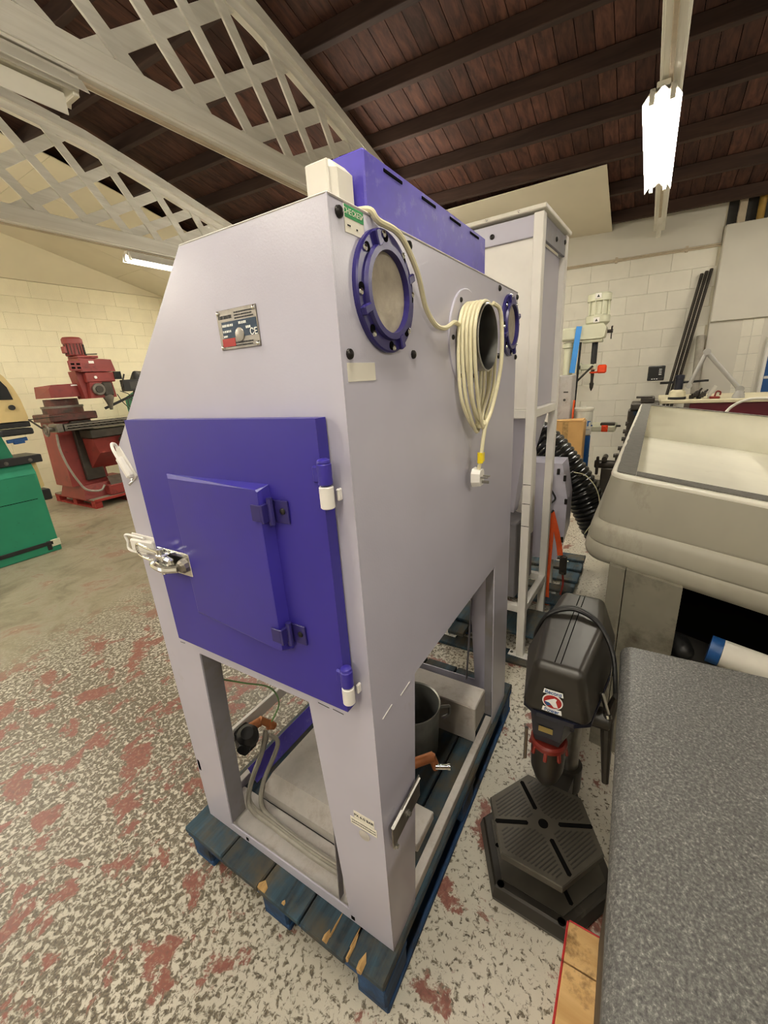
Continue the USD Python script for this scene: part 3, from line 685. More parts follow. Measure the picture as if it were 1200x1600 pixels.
# round purple filter rings
def ring(cx, cz, R, r):
    n = 48
    rg = cb.part("filter_ring", cat(lathe([(0, r), (.0, R), (.007, R), (.009, R - .003), (.009, r + .012), (.016, r + .010), (.016, r), (0, r)], (cx, 0, cz), (0, -1, 0), n, cap=False)), "navy", label="dark purple plastic filter ring")
    for k in range(8):
        a = 2 * np.pi * (k + .5) / 8
        d = V(math.cos(a), 0, math.sin(a)); e = V(-math.sin(a), 0, math.cos(a))
        if k % 2 == 0:
            cb.part("clamp_lug", bar(V(cx, -.012, cz) + d * (r + .006), V(cx, -.012, cz) + d * (R - .001), .010, .014, up=(0, 1, 0), c=.002), "navy", rg)
        c0 = V(cx, -.009, cz) + (V(math.cos(a + .4), 0, math.sin(a + .4))) * ((R + r) / 2 + .004)
        cb.part("ring_slot", lathe([(0, .0075), (.0008, .0075)], c0, (0, -1, 0), 12), "void", rg)
        cb.part("ring_screw", dome(c0 + e * .0075 + V(0, -.0006, 0), (0, -1, 0), .0055, .004, 10), "chrome", rg)
    cb.part("filter_felt", lathe([(0, r * .999), (.0035, r * .999), (.0045, r * .9), (.003, r * .3), (.003, .001)], (cx, -.001, cz), (0, -1, 0), 40), "felt", rg, label="grey brown felt filter disc")
ring(.141, 1.729, .096, .064); ring(.935, 1.729, .094, .062)
# air outlet spigot between the rings
sp = cb.part("outlet_flange", lathe([(0, .079), (0, .118), (.003, .118), (.0045, .116), (.0045, .079)], (.541, 0, 1.67), (0, -1, 0), 48, cap=False), "lav")
cb.part("outlet_tube", lathe([(.002, .0775), (.055, .0775), (.057, .080), (.059, .0775), (.059, .0755), (.004, .0755)], (.541, 0, 1.67), (0, -1, 0), 48, cap=False), "zinc", sp, label="bright metal outlet tube")
cb.part("tube_inside", lathe([(0, .076), (.001, .001)], (.541, -.0045, 1.67), (0, -1, 0), 32), "void", sp)
for k in range(6):
    a = math.pi / 6 + k * math.pi / 3 + .5
    cb.part("flange_bolt", dome((.541 + .1 * math.cos(a), -.0045, 1.67 + .1 * math.sin(a)), (0, -1, 0), .006, .005, 10), "bolt", sp)
# angled guard plate on the near leg
gp = cb.part("guard_plate", prism([(0, 0), (.15, -.008), (.152, .062), (.0, .062)], (.017, -.012, .529), (1, .04, .02), (0, 0, 1), .003), "alu", smooth=False, label="thin shiny plate bolted across the near leg")
cb.part("plate_edge", bar((.017, -.014, .5915), (.168, -.009, .587), .004, .008), "white_metal", gp, smooth=False)
for x, z in ((.028, .523), (.095, .548)): cb.part("plate_bolt", hexbolt((x, -.012, z), (0, -1, 0), .0055, .009), "zinc", gp)
# light housing and electrical box on the roof of the cabinet
lh = cb.part("light_housing", box(.13, .74, .018, .125, ch, 1.941, .003), "purple2", smooth=False, label="long purple light housing on the cabinet roof")
for x in (.192, .34, .485, .617):
    cb.part("vent_slot", box(x, x + .066, .0166, .0186, 1.9265, 1.9315, .0004), "void", lh, smooth=False)
for x in (.72, .68): cb.part("housing_screw", dome((x, .018, 1.847), (0, -1, 0), .003, .003, 8), "zinc", lh)
eb = cb.part("switch_box", box(.060, .128, .031, .084, ch, 1.914, .014), "ivory_box", smooth=False, label="small ivory switch box on the cabinet roof")
cb.part("box_lid", box(.056, .0605, .036, .080, ch + .004, 1.908, .002), "ivory_box", eb, smooth=False)

# pipework under the cabinet (hung from it)
cb.part("regulator", cat(lathe([(0, .025), (.02, .038), (.05, .038), (.07, .022)], (.17, .70, .36), (-.3, -.4, .9), 18), box(.14, .2, .70, .75, .30, .40, .006), cyl((.12, .67, .37), (.15, .69, .37), .022, 14)), "black", label="black pressure regulator")
vp = cb.part("valve_body", cat(cyl((.17, .70, .405), (.215, .68, .41), .016, 14), cyl((.215, .68, .42), (.255, .655, .365), .0135, 14), cyl((.236, .664, .385), (.247, .66, .378), .018, 14)), "ochre", label="rusty copper elbow on the regulator")
cb.part("rear_leg_box", box(.01, .075, .66, .745, .50, .72, .006), "dark", label="dark junction box inside the far leg")
for k, (dx, dy) in enumerate(((0, 0), (.022, .012), (.05, -.03))):
    cb.part("air_hose", tube([(.225 + dx * .3, .67, .37 - k * .02), (.19 + dx, .665 + dy, .30), (.11 + dx * .7, .655 + dy, .225), (.07 + dx * .5, .62 + dy, .185), (.065 + dx * .3, .5, .178), (.06 + dx * .3, .3, .177), (.07 + dx * .3, .1, .178)], .0085, 8), "clear")
cb.part("signal_wire", tube([(.05, .70, .80), (.06, .66, .74), (.12, .60, .69), (.20, .57, .62), (.25, .60, .50), (.243, .65, .40)], .0028, 6), "green_wire", label="thin green wire")
cb.part("hose_clip", box(.06, .085, .13, .138, .168, .19, .001), "bolt", smooth=False)
cb.part("media_pipe", cat(cyl((.36, .14, .345), (.425, .075, .355), .017, 14), cyl((.42, .08, .36), (.425, .065, .31), .014, 14)), "ochre", label="ochre outlet pipe by the near leg")
cb.part("push_fitting", cat(cyl((.412, .062, .328), (.432, .026, .328), .009, 12), cyl((.432, .026, .328), (.436, .018, .328), .0105, 12)), "chrome")

# steel bucket under the cabinet
bk = Thing("bucket", "galvanised steel pot with side handle on the pallet beneath the tall cabinet", "pot", base=(.60, .25, .15))
bk.part("pot", lathe([(0, .001), (0, .10), (.21, .112), (.215, .116), (.219, .114), (.215, .109), (.012, .096), (.012, .001)], (.60, .25, .15), (0, 0, 1), 36, cap=False), "galv")
bk.part("handle", tube([(.655, .155, .335), (.672, .128, .338), (.69, .128, .32), (.688, .13, .285), (.668, .15, .275)], .0065, 8), "galv")

# ivory flex wound round the outlet tube, with a plug
fx = Thing("power_cable", "ivory flex wound round the cabinet's outlet tube, hanging down to a white plug", "power cable", base=(.53, -.03, 1.30))
o = V(.541, 0, 1.67)
path = [(.10, .022, 1.847), (.108, -.002, 1.8445), (.122, -.008, 1.832), (.175, -.018, 1.821), (.231, -.020, 1.775), (.282, -.011, 1.722), (.33, -.010, 1.692), (.38, -.011, 1.688), (.43, -.012, 1.703)]
pts = list(path)
for a in (2.75, 2.35, 1.95, 1.57):
    pts.append(tuple(o + V(math.cos(a) * .084, -.012, math.sin(a) * .084)))
fx.part("lead", tube(pts, .0052, 8), "ivory")
for k, (q, dz) in enumerate(((-.012, .004), (-.004, -.01), (.008, .012), (-.002, .022), (.012, -.002))):
    yk = -.012 - k * .0098
    top = [o + V(math.cos(a) * .0835, yk, math.sin(a) * .0835) for a in np.linspace(math.pi + .1, -.1, 9)]
    xl, xr = .541 - .0835, .541 + .0835
    bot = [(xr - .002, yk, 1.615), (xr - .010 + q, -.018 - k * .007, 1.545), (.590 + q, -.020 - k * .004, 1.483 + dz * .5), (.552 + q * .5, -.024 - k * .005, 1.447 + dz), (.516 + q, -.022 - k * .006, 1.470 + dz * .6), (xl + .022 + q * 1.3, -.016 - k * .008, 1.53), (xl + .004 + q * .3, yk, 1.605)]
    fx.part("coil_turn", sweep(spline(top + [V(*b) for b in bot], 5, True), .0046, 8, True), "ivory")
fx.part("over_loop", tube([tuple(o + V(.02, -.062, .080)), tuple(o + V(.045, -.072, .066)), tuple(o + V(.060, -.074, .02)), tuple(o + V(.062, -.074, -.05)), (.603, -.066, 1.56), (.585, -.055, 1.49), (.555, -.05, 1.455), (.547, -.046, 1.42), (.5445, -.04, 1.36), (.5445, -.034, 1.333)], .0052, 8), "ivory")
fx.part("tie", lathe([(0, .012), (.01, .016), (.02, .012)], (.552, -.038, 1.447), (0, 0, 1), 12), "ivory")
fx.part("tag", cat(cyl((.5445, -.039, 1.352), (.5445, -.039, 1.381), .008, 12), box(.548, .562, -.046, -.034, 1.354, 1.379, .001)), "yellow", smooth=False, label="yellow tape tag")
pl = fx.part("plug", hull([(.522, -.02, 1.300), (.522, -.02, 1.325), (.532, -.02, 1.337), (.560, -.02, 1.337), (.569, -.02, 1.325), (.569, -.02, 1.300), (.56, -.02, 1.285), (.532, -.02, 1.285)] + [(x, -.044, z) for x, z in ((.526, 1.302), (.526, 1.324), (.534, 1.333), (.558, 1.333), (.565, 1.324), (.565, 1.302), (.557, 1.289), (.534, 1.289))]), "white_metal", smooth=False)
for x, z, w, h in ((.5345, 1.314, .0065, .004), (.5565, 1.314, .0065, .004), (.5455, 1.299, .004, .008)):
    fx.part("pin", box(x - w / 2, x + w / 2, -.064, -.043, z - h / 2, z + h / 2, .0006), "steel", pl, smooth=False)

# ================================================================== WHITE FRAMED UNIT BEHIND (local frame: origin at its near right foot)
du = Thing("hopper_frame", "white framed extraction unit with recessed panels, standing on the second blue pallet", "extractor", base=(1.513, .067, .02), rz=math.radians(-2.85))
def dp(name, mesh, mat, parent=None, **k): return du.part(name, mesh, mat, parent, local=True, **k)
fw_, fd_ = .48, .46
for x in (0, fw_ - .042):
    for y in (-.042, fd_ - .042):
        lg = dp("corner_post", box(x, x + .042, y, y + .042, .005, 2.185, .003), "white_metal", smooth=False)
        dp("foot_plate", cat(box(x - .005, x + .047, y - .045, y + .085, 0, .006, .001)), "white_metal", lg, smooth=False)
        dp("foot_bolt", cat(hexbolt((x + .02, y - .03, .006), (0, 0, 1), .006, .006), hexbolt((x + .02, y + .07, .006), (0, 0, 1), .006, .006)), "zinc", lg)
for z in (.285, 1.345):
    dp("cross_rail", box(.003, .04, -.0, fd_ - .042, z, z + .042, .003), "white_metal", smooth=False)
    dp("cross_rail", box(fw_ - .04, fw_ - .003, -.0, fd_ - .042, z, z + .042, .003), "white_metal", smooth=False)
    dp("side_rail", box(.042, fw_ - .042, -.04, -.004, z, z + .042, .003), "white_metal", smooth=False)
    dp("side_rail", box(.042, fw_ - .042, fd_ - .04, fd_ - .004, z, z + .042, .003), "white_metal", smooth=False)
dp("upper_band", box(.006, .02, -.002, fd_ - .04, 2.10, 2.18, .002), "lav", smooth=False)
dp("upper_band", box(.04, fw_ - .04, -.036, -.022, 2.09, 2.18, .002), "inner", smooth=False)
dp("front_panel", box(.018, .024, -.002, fd_ - .04, 1.388, 2.10, .001), "white_metal", smooth=False)
dp("side_panel", box(.04, fw_ - .04, -.012, -.006, 1.388, 2.09, .001), "lav", smooth=False)
dp("inner_casing", box(.10, fw_ - .06, .02, fd_ - .05, 1.40, 2.10, .004), "lav", smooth=False)
dp("top_lid", box(-.012, fw_ + .012, -.052, fd_ + .012, 2.19, 2.208, .003), "ivory_box", smooth=False)
for y in (.06, .2, .34): dp("lid_rivet", dome((-.012, y, 2.199), (-1, 0, 0), .005, .004, 8), "chrome")
for (a, d) in (((.006, .18, 2.135), (-1, 0, 0)), ((.25, -.036, 2.13), (0, -1, 0)), ((.42, -.036, 2.15), (0, -1, 0))): dp("panel_bolt", dome(a, d, .011, .008, 10), "bolt")
hp = []
dp("hopper", hull([(.045, .0, 1.345), (.435, .0, 1.345), (.435, .41, 1.345), (.045, .41, 1.345), (.20, .10, .80), (.27, .10, .80), (.27, .16, .80), (.20, .16, .80)]), "lav", smooth=False)
dp("dust_sleeve", lathe([(0, .02), (.03, .05), (.2, .055), (.5, .06), (.62, .05)], (.33, .07, .62), (-.04, .02, 1), 20), "white_metal", label="white rounded dust sleeve")
dp("dust_bin", box(.07, .42, .04, .40, .33, .78, .006), "inner", smooth=False)
for z in (1.02, .92, .80): dp("post_seam", box(-.0008, .001, -.04, -.002, z, z + .003, 0), "dark", smooth=False)
fu = Thing("fan_housing", "off white fan housing with black bolts behind the framed unit, orange strap hung beside it", "fan housing", base=(2.3, .2, .02))
fu.part("casing", hull([(x, y, z) for x in (2.16, 2.38) for y, z in ((.40, 1.02), (-.02, 1.02), (-.062, .80), (-.062, .56), (-.025, .37), (.40, .37))]), "lav", smooth=False)
for y, z in ((-.04, .93), (-.056, .78), (-.05, .52), (-.0, .97), (.02, .60)): fu.part("casing_bolt", box(2.15, 2.162, y - .008, y + .008, z - .018, z + .018, .002), "bolt", smooth=False)
for y in (.04, .36):
    q = fu.part("leg", box(2.32, 2.36, y - .02, y + .02, .025, .38, .003), "white_metal", smooth=False)
    fu.part("foot_plate", box(2.31, 2.37, y - .06, y + .04, .02, .027, .001), "white_metal", q, smooth=False)
# black corrugated hose
pth = spline([(2.57, .29, 1.17), (2.53, .14, 1.07), (2.51, .02, .94), (2.50, -.09, .79), (2.50, -.175, .63), (2.50, -.27, .47), (2.52, -.42, .33), (2.6, -.65, .20), (2.7, -.9, .14)], 44)
s_ = np.r_[0, np.cumsum(np.linalg.norm(np.diff(pth, axis=0), axis=1))]
rr = .106 + .012 * np.abs(np.sin(s_ / .032 * np.pi)) ** .7
hz = Thing("corrugated_hose", "thick black corrugated hose curving down between the framed unit and the cream tub", "hose", base=(2.5, 0, 0))
hz.part("hose", sweep(pth, rr, 26), "hosepvc", smooth=50)
hz.part("binding_wire", tube([(2.385, -.06, .92), (2.378, -.14, .90), (2.372, -.215, .80), (2.372, -.23, .66), (2.372, -.16, .50)], .0035, 6), "ivory")
# orange ratchet strap on a black hook
os_ = Thing("ratchet_strap", "orange ratchet strap dangling from a black hook beside the white frame", "strap", base=(2.1, 0, .05))
os_.part("hook", tube([(2.14, .066, .98), (2.14, .05, .90), (2.14, .03, .85), (2.14, .005, .80), (2.14, .03, .765), (2.14, .05, .74), (2.14, .03, .705), (2.14, .01, .72)], .006, 8), "black")
def ribbon(pts, w, t=.002, d=(0, 1, 0)):
    p = spline(pts, 6); q = []
    return cat([bar(p[i], p[i + 1] + (p[i + 1] - p[i]) * .02, w, t, up=d, c=0) for i in range(len(p) - 1)])
os_.part("webbing", ribbon([(2.14, .026, .71), (2.14, .018, .55), (2.13, .020, .38), (2.10, .018, .22), (2.09, .008, .06)], .034), "orange", smooth=False)
os_.part("webbing", ribbon([(2.14, .022, .71), (2.14, -.01, .60), (2.14, -.035, .50), (2.13, -.05, .42)], .034), "orange", smooth=False)
os_.part("ratchet", cat(box(2.115, 2.135, -.095, -.05, .29, .42, .006), cyl((2.10, -.07, .40), (2.15, -.07, .40), .018, 12), cyl((2.10, -.075, .31), (2.15, -.075, .31), .012, 12)), "oily")
os_.part("webbing_tail", ribbon([(2.13, -.072, .30), (2.13, -.08, .22), (2.12, -.07, .14)], .012), "red_plastic", smooth=False)

# ================================================================== BENCH DRILL in the aisle
bd = Thing("bench_drill", "black bench pillar drill with red collar and hexagonal table, on the floor beside the worktop", "pillar drill", base=(.5, -.28, 0))
def hexa(cx, cy, R, rot=28, jit=0):
    return [(cx + R * math.cos(math.radians(rot + 60 * k)), cy + R * math.sin(math.radians(rot + 60 * k))) for k in range(6)]
bx, by = .505, -.285
bd.part("base", hull([(x, y, z) for R, z in ((.218, .003), (.222, .02), (.212, .058), (.205, .064)) for x, y in hexa(bx, by, R)] + [(.70, -.40, .003), (.74, -.30, .003), (.72, -.22, .003), (.70, -.39, .06), (.73, -.30, .06), (.71, -.23, .06)]), "drillblk", smooth=False)
bp = bd.part("base_plate", pZ(hexa(bx, by, .182), .0635, .003), "tablemetal", smooth=False)
def slots(cx, cy, z, R, mat_parent, n=4):
    out = []
    for k, a in enumerate((28, 28 + 90 - 15, 28 + 180, 28 + 270 - 15)):
        a = math.radians(a + 12); d = V(math.cos(a), math.sin(a))
        p, q = V(cx, cy) + d * R * .28, V(cx, cy) + d * R * .82
        s = V(-d[1], d[0]) * .0065
        out.append(pZ([tuple(p - s), tuple(q - s), tuple(q + d * .004), tuple(q + s), tuple(p + s), tuple(p - d * .004)], z, .0006))
    return out
for sl in slots(bx, by, .0664, .19, bp): bd.part("base_slot", sl, "void", bp, smooth=False)
for a in (150, 205, 330): 
    c0 = V(bx + .2 * math.cos(math.radians(a)), by + .2 * math.sin(math.radians(a)))
    bd.part("base_hole", lathe([(0, .011), (.0008, .011)], (c0[0] * .97 + bx * .03, c0[1] * .97 + by * .03, .0632), (0, 0, 1), 14), "void", smooth=False)
bd.part("column", cyl((.70, -.315, .06), (.70, -.315, .80), .034, 24), "steel")
bd.part("column_foot", lathe([(0, .065), (.01, .062), (.05, .046), (.06, .044)], (.70, -.315, .058), (0, 0, 1), 24), "drillblk")
tx, ty = .446, -.283
tb = bd.part("work_table", hull([(x, y, z) for R, z in ((.155, .228), (.168, .232), (.168, .252), (.165, .255)) for x, y in hexa(tx, ty, R)]), "tablemetal", smooth=False)
# parallel ribs cast into the table face
ribs = []
ang = math.radians(-30); dv = V(math.cos(ang), math.sin(ang)); nv = V(-dv[1], dv[0])
hx_ = Polygon(hexa(tx, ty, .150))
from shapely.geometry import LineString, Point
for k in range(-14, 15):
    c0 = V(tx, ty) + nv * k * .0098
    seg = LineString([tuple(c0 - dv * .3), tuple(c0 + dv * .3)]).intersection(hx_)
    gaps = Point(tx, ty).buffer(.034)
    for a in (28, 103, 208, 283):
        aa = math.radians(a + 12); gaps = gaps.union(LineString([(tx, ty), (tx + .15 * math.cos(aa), ty + .15 * math.sin(aa))]).buffer(.017))
    seg = seg.difference(gaps)
    for g in getattr(seg, "geoms", [seg]):
        if g.length > .01:
            (ax, ay), (bx2, by2) = g.coords[0], g.coords[-1]
            ribs.append(bar((ax, ay, .2553), (bx2, by2, .2553), .0012, .0036, c=0))
bd.part("table_groove", cat(ribs), "drillblk", tb, smooth=False, kind="stuff")
for sl in slots(tx, ty, .2552, .172, tb): bd.part("table_slot", sl, "void", tb, smooth=False)
bd.part("table_hole", lathe([(0, .0145), (.0008, .0145)], (tx, ty, .2552), (0, 0, 1), 20), "void", tb, smooth=False)
bd.part("table_arm", cat(hull([(.52, -.32, .235), (.52, -.25, .235), (.52, -.32, .19), (.52, -.25, .19), (.68, -.345, .25), (.68, -.285, .25), (.68, -.345, .17), (.68, -.285, .17)]), cyl((.70, -.315, .16), (.70, -.315, .26), .048, 20)), "drillblk")
# head
bd.dz = -.022
bd.part("head_casting", hull([(.47, -.345, .75), (.47, -.225, .75), (.76, -.375, .75), (.76, -.255, .75), (.47, -.34, .64), (.47, -.23, .64), (.74, -.365, .62), (.74, -.265, .62)]), "drillnavy", smooth=False)
bd.part("spindle_housing", cat(hull([(.392, -.325, .752), (.392, -.235, .752), (.50, -.35, .752), (.50, -.21, .752), (.398, -.315, .66), (.398, -.245, .66), (.50, -.335, .62), (.50, -.225, .62), (.41, -.31, .63), (.41, -.25, .63)])), "drillnavy", smooth=False)
bd.part("maker_label", prism([(-.018, -.008), (.018, -.008), (.018, .008), (-.018, .008)], (.3935, -.277, .69), (0, -1, 0), unit((.06, 0, 1)), .0012), "brass", smooth=False, label="small worn brass label")
bd.part("depth_collar", cat(lathe([(0, .044), (.006, .049), (.018, .049), (.024, .044)], (.45, -.28, .592), (0, 0, 1), 24), [bar((.45 + .044 * math.cos(a), -.28 + .044 * math.sin(a), .600), (.45 + .049 * math.cos(a), -.28 + .049 * math.sin(a), .572), .010, .010) for a in np.linspace(0, 2 * math.pi, 9)[:-1]]), "red_plastic")
bd.part("chuck", lathe([(0, .02), (.02, .032), (.06, .044), (.12, .047), (.15, .046)], (.45, -.28, .45), (0, 0, 1), 24), "drillblk")
bd.part("depth_rod", cyl((.41, -.225, .55), (.41, -.225, .66), .005, 8), "steel")
def sphull(pts, r, n=1):
    return hull(np.vstack([trimesh.creation.icosphere(n, r).vertices + V(*p) for p in pts]))
cv = bd.part("belt_cover", sphull([(.392, -.242, .78), (.392, -.358, .78), (.402, -.258, .882), (.402, -.338, .882), (.775, -.235, .78), (.775, -.385, .78), (.77, -.265, .882), (.77, -.35, .882), (.60, -.205, .78), (.60, -.385, .78), (.60, -.245, .884), (.60, -.36, .884)], .024, 2), "drillblk", smooth=50)
bd.part("cover_lip", pZ([(.366, -.255), (.366, -.345), (.39, -.382), (.60, -.411), (.785, -.411), (.80, -.38), (.80, -.24), (.785, -.212), (.60, -.181), (.39, -.218)], .752, .012), "drillnavy", cv, smooth=False)
for dy in (-.006, .008):
    bd.part("cover_seam", tube([(.40, -.294 + dy, .9062), (.60, -.301 + dy, .9085), (.77, -.307 + dy, .9062)], .0012, 6), "void", cv)
# round maker's badge on the front of the cover
bo = V(.3672, -.292, .812); bxu, byu = V(0, -1, 0), V(.08, 0, 1); byu = unit(byu)
def ell(a, b, n=28): return [(a * math.cos(t), b * math.sin(t)) for t in np.linspace(0, 2 * math.pi, n, endpoint=False)]
bg = bd.part("badge", prism(ell(.0245, .021), bo, bxu, byu, .0016), "white_ink", cv, smooth=False, label="round red, white and blue badge with two lettered banners")
bd.part("badge_field", prism(ell(.0215, .018), bo + V(-.0006, 0, 0) , bxu, byu, .0018), "red_label", bg, smooth=False)
bd.part("badge_shape", prism([(-.018, -.002), (-.006, .006), (.004, .012), (.010, .010), (.008, .003), (.014, -.012), (.004, -.014), (-.006, -.004)], bo + V(-.0010, 0, 0), bxu, byu, .0020), "white_ink", bg, smooth=False)
bd.part("badge_shape", prism([(-.0195, -.003), (-.008, -.003), (-.003, -.009), (-.012, -.0135)], bo + V(-.0012, 0, 0), bxu, byu, .0020), "blue", bg, smooth=False)
for s, z in (("Record", .0255), ("Power", -.0255)):
    b_ = bd.part("badge_banner", prism([(-.024, -.006), (.024, -.006), (.022, .006), (-.022, .006)], bo + byu * z, bxu, byu, .0018), "white_ink", bg, smooth=False)
    bd.part("badge_lettering", text(s, .0085, bo + byu * z + V(-.0018, 0, 0), bxu, byu, .0006, True), "blue", bg, smooth=False)
bd.part("motor", cat(cyl((.86, -.31, .60), (.86, -.31, .80), .075, 24, ch=.01)), "drillblk")
bd.part("feed_hub", cyl((.545, -.36, .655), (.545, -.425, .655), .03, 20, ch=.005), "drillblk")
for dx, dz in ((-.04, .12), (-.05, -.175), (.14, -.03)):
    a, b = V(.545, -.415, .655), V(.545 + dx, -.43, .655 + dz)
    ml = (a + b) / 2
    bd.part("feed_handle", sweep(spline([a, ml, b], 5), np.linspace(.018, .009, 11), 10), "drillblk")
bd.part("lock_lever", cat(bar((.47, -.395, .80), (.455, -.415, .75), .012, .008), cyl((.455, -.415, .75), (.452, -.417, .742), .009, 10)), "zinc")
for k in range(2):
    e = k * .006
    bd.part("mains_flex", tube([(.68, -.19, .66), (.655, -.19, .74), (.625, -.198 - e * .3, .83), (.61 + e, -.228, .905), (.635 + e * 2, -.27, .923), (.645 + e * 2, -.31, .923), (.615 + e, -.365, .912), (.57, -.408, .86), (.53 - e, -.425, .78), (.54, -.428, .70), (.62, -.42, .64)], .0062, 8), "rubber")

# ================================================================== WORKTOP CUPBOARD on a red edged pallet
p3 = Thing("wooden_pallet", "pale wooden pallet with red painted edges under the grey worktop cupboard", "pallet", base=(-.3, -.75, 0))
xb = .298
for k, w in enumerate((.095, .19, .12, .19, .12, .19, .12)):
    board(p3, "deck_board", xb - w + .003, xb, -1.15, -.3865, .118, .14 + RNG.uniform(-.001, .001), "palewood", .003)
    board(p3, "board_end", xb - w + .003, xb, -.3864, -.381, .1185, .139, "redpaint", .002, label="red painted board end")
    xb -= w
board(p3, "edge_strip", .2985, .303, -1.15, -.3865, .118, .139, "redpaint", .002)
for y0 in (-.50, -.82, -1.15):
    board(p3, "bearer", -.74, .29, y0, y0 + .1, .02, .1175, "palewood")
    board(p3, "skid_board", -.74, .29, y0, y0 + .1, 0, .0195, "palewood")
wc = Thing("worktop_cupboard", "low cupboard with speckled grey laminate worktop filling the right foreground", "cupboard", base=(.585, -.426, .14), rz=.0204)
rd = .028
pf = [(-.70, .68), (-.006, .68)] + [(-rd + rd * math.sin(t) + .0, .72 - rd + rd * math.cos(t)) for t in np.linspace(math.pi / 2, 0, 8)] + [(-.70, .72)]
wc.part("worktop", place(trimesh.creation.extrude_polygon(Polygon([(a, b) for a, b in pf]), 1.5, engine="earcut"), V(-1.5, 0, 0), V(0, 1, 0), V(0, 0, 1)), LAM, local=True, smooth=30)
wc.part("side_panel", box(-1.45, -.30, -.045, -.028, .002, .68, .002), "brownside", local=True, smooth=False)
wc.part("end_panel", box(-.318, -.30, -.68, -.046, .002, .68, .002), "brownside", local=True, smooth=False)
wc.part("back_panel", box(-1.45, -.32, -.68, -.665, .002, .68, .002), "brownside", local=True, smooth=False)

# ================================================================== CREAM TUB on its machine base
A0 = V(1.169, -.334, 1.2); tu = unit(V(-.196, -.98, -.115)); tv = unit(V(1, -.02, .004)); tw = -unit(np.cross(tu, tv)); tw = tw if tw[2] > 0 else -tw
TU, TV = 1.05, 2.9
def rr_ring(off, h, R=.045, n=6):
    out = []; Rr = max(R + off, .004)
    for cx, cy, a0 in ((R, R, math.pi), (TV - R, R, 1.5 * math.pi), (TV - R, TU - R, 0), (R, TU - R, .5 * math.pi)):
        for a in np.linspace(a0, a0 + math.pi / 2, n):
            x, y = cx + Rr * math.cos(a), cy + Rr * math.sin(a)
            out.append(A0 + tv * x + tu * y + tw * h)
    return out
def loft(rings, cap=True):
    n = len(rings[0]); vs = [p for r in rings for p in r]; fs = []
    for k in range(len(rings) - 1):
        for i in range(n):
            j = (i + 1) % n; a, b = k * n, (k + 1) * n
            fs += [(a + i, b + j, a + j), (a + i, b + i, b + j)]
    if cap:
        c = len(vs); vs.append(np.mean(rings[-1], 0)); a = (len(rings) - 1) * n
        fs += [(a + i, c, a + (i + 1) % n) for i in range(n)]
    mm = trimesh.Trimesh(np.array(vs), np.array(fs), process=False)
    return mm
tbz = Thing("tub", "large cream glazed tub with grey foam strip on its rim, right of the black hose", "tub", base=(2.4, -.9, .75))
outer = loft([rr_ring(.002, -.004), rr_ring(.004, -.02), rr_ring(.012, -.10), rr_ring(.015, -.175), rr_ring(.012, -.186), rr_ring(.022, -.196), rr_ring(.032, -.215), rr_ring(.036, -.262), rr_ring(.029, -.272), rr_ring(.037, -.284), rr_ring(.038, -.315), rr_ring(.030, -.335), rr_ring(.02, -.345), rr_ring(-.3, -.345)])
outer.invert()
tbz.part("outside", outer, "tubout", smooth=40)
lip = loft([rr_ring(-.014, .004), rr_ring(-.006, .0065), rr_ring(.002, .004), rr_ring(.0045, -.004), rr_ring(.0035, -.012)], False); lip.invert()
tbz.part("rim_lip", lip, "tub", smooth=60)
tbz.part("inside", loft([rr_ring(-.006, .004), rr_ring(-.075, .004), rr_ring(-.085, -.01), rr_ring(-.11, -.25), rr_ring(-.14, -.275), rr_ring(-.4, -.28)][::1]), "tub", smooth=40)
def on_rim(x0, x1, y0, y1, h0, h1):
    return place(box(x0, x1, y0, y1, h0, h1, .002), A0, tv, tu, tw) if np.dot(np.cross(tv, tu), tw) > 0 else place(box(x0, x1, -y1, -y0, h0, h1, .002), A0, tv, -tu, tw)
def ragged(x0, x1, y0, y1, along):
    n = 46; r2 = np.random.default_rng(3)
    e = np.clip(np.cumsum(r2.normal(0, .0016, n)) * .5 + r2.normal(0, .0012, n), -.005, .005)
    if along == "y": pts = [(x0 + e[i], y0 + (y1 - y0) * i / (n - 1)) for i in range(n)] + [(x1, y1), (x1, y0)]
    else: pts = [(x0 + (x1 - x0) * i / (n - 1), y0 + e[i]) for i in range(n)] + [(x1, y1), (x0, y1)]
    mm = trimesh.creation.extrude_polygon(Polygon(pts).buffer(0), .006, engine="earcut")
    T = np.eye(4); T[:3, 0], T[:3, 1], T[:3, 2], T[:3, 3] = tv, tu, tw, A0 + tw * .0045
    mm.apply_transform(T)
    if np.linalg.det(T[:3, :3]) < 0: mm.invert()
    return mm
tbz.part("foam_strip", ragged(.02, TV - .02, .012, .078, "x"), "foam", smooth=False)
tbz.part("foam_strip", ragged(.018, .075, .079, TU, "y"), "foam", smooth=False)
tbz.part("foam_strip", ragged(TV - .07, TV - .02, .079, TU, "y"), "foam", smooth=False)
mb = Thing("machine_base", "grimy grey steel machine base with a black opening, under the cream tub", "machine base", base=(1.9, -.9, 0))
def slab(u0, u1, v0, v1, z0, z1, n="panel", mat="machinegrey", lab=None):
    h = lambda x, y: np.array([*(V(1.10, -.362) + tu[:2] / np.linalg.norm(tu[:2]) * y + V(1, -.02) * x), 0])
    pts = []
    for x in (v0, v1):
        for y in (u0, u1):
            p = h(x, y); pts += [p + V(0, 0, z0), p + V(0, 0, z1 - .12 * y)]
    return mb.part(n, hull(pts), mat, smooth=False, label=lab)
slab(0, .055, 0, .08, 0, .862, "corner_post")
slab(.058, .235, .004, .03, 0, .862)
slab(.0, .03, .083, 1.0, 0, .84, "side_panel")
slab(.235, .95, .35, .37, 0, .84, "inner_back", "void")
slab(.235, .95, .01, .36, .38, .50, "shelf", "dark")
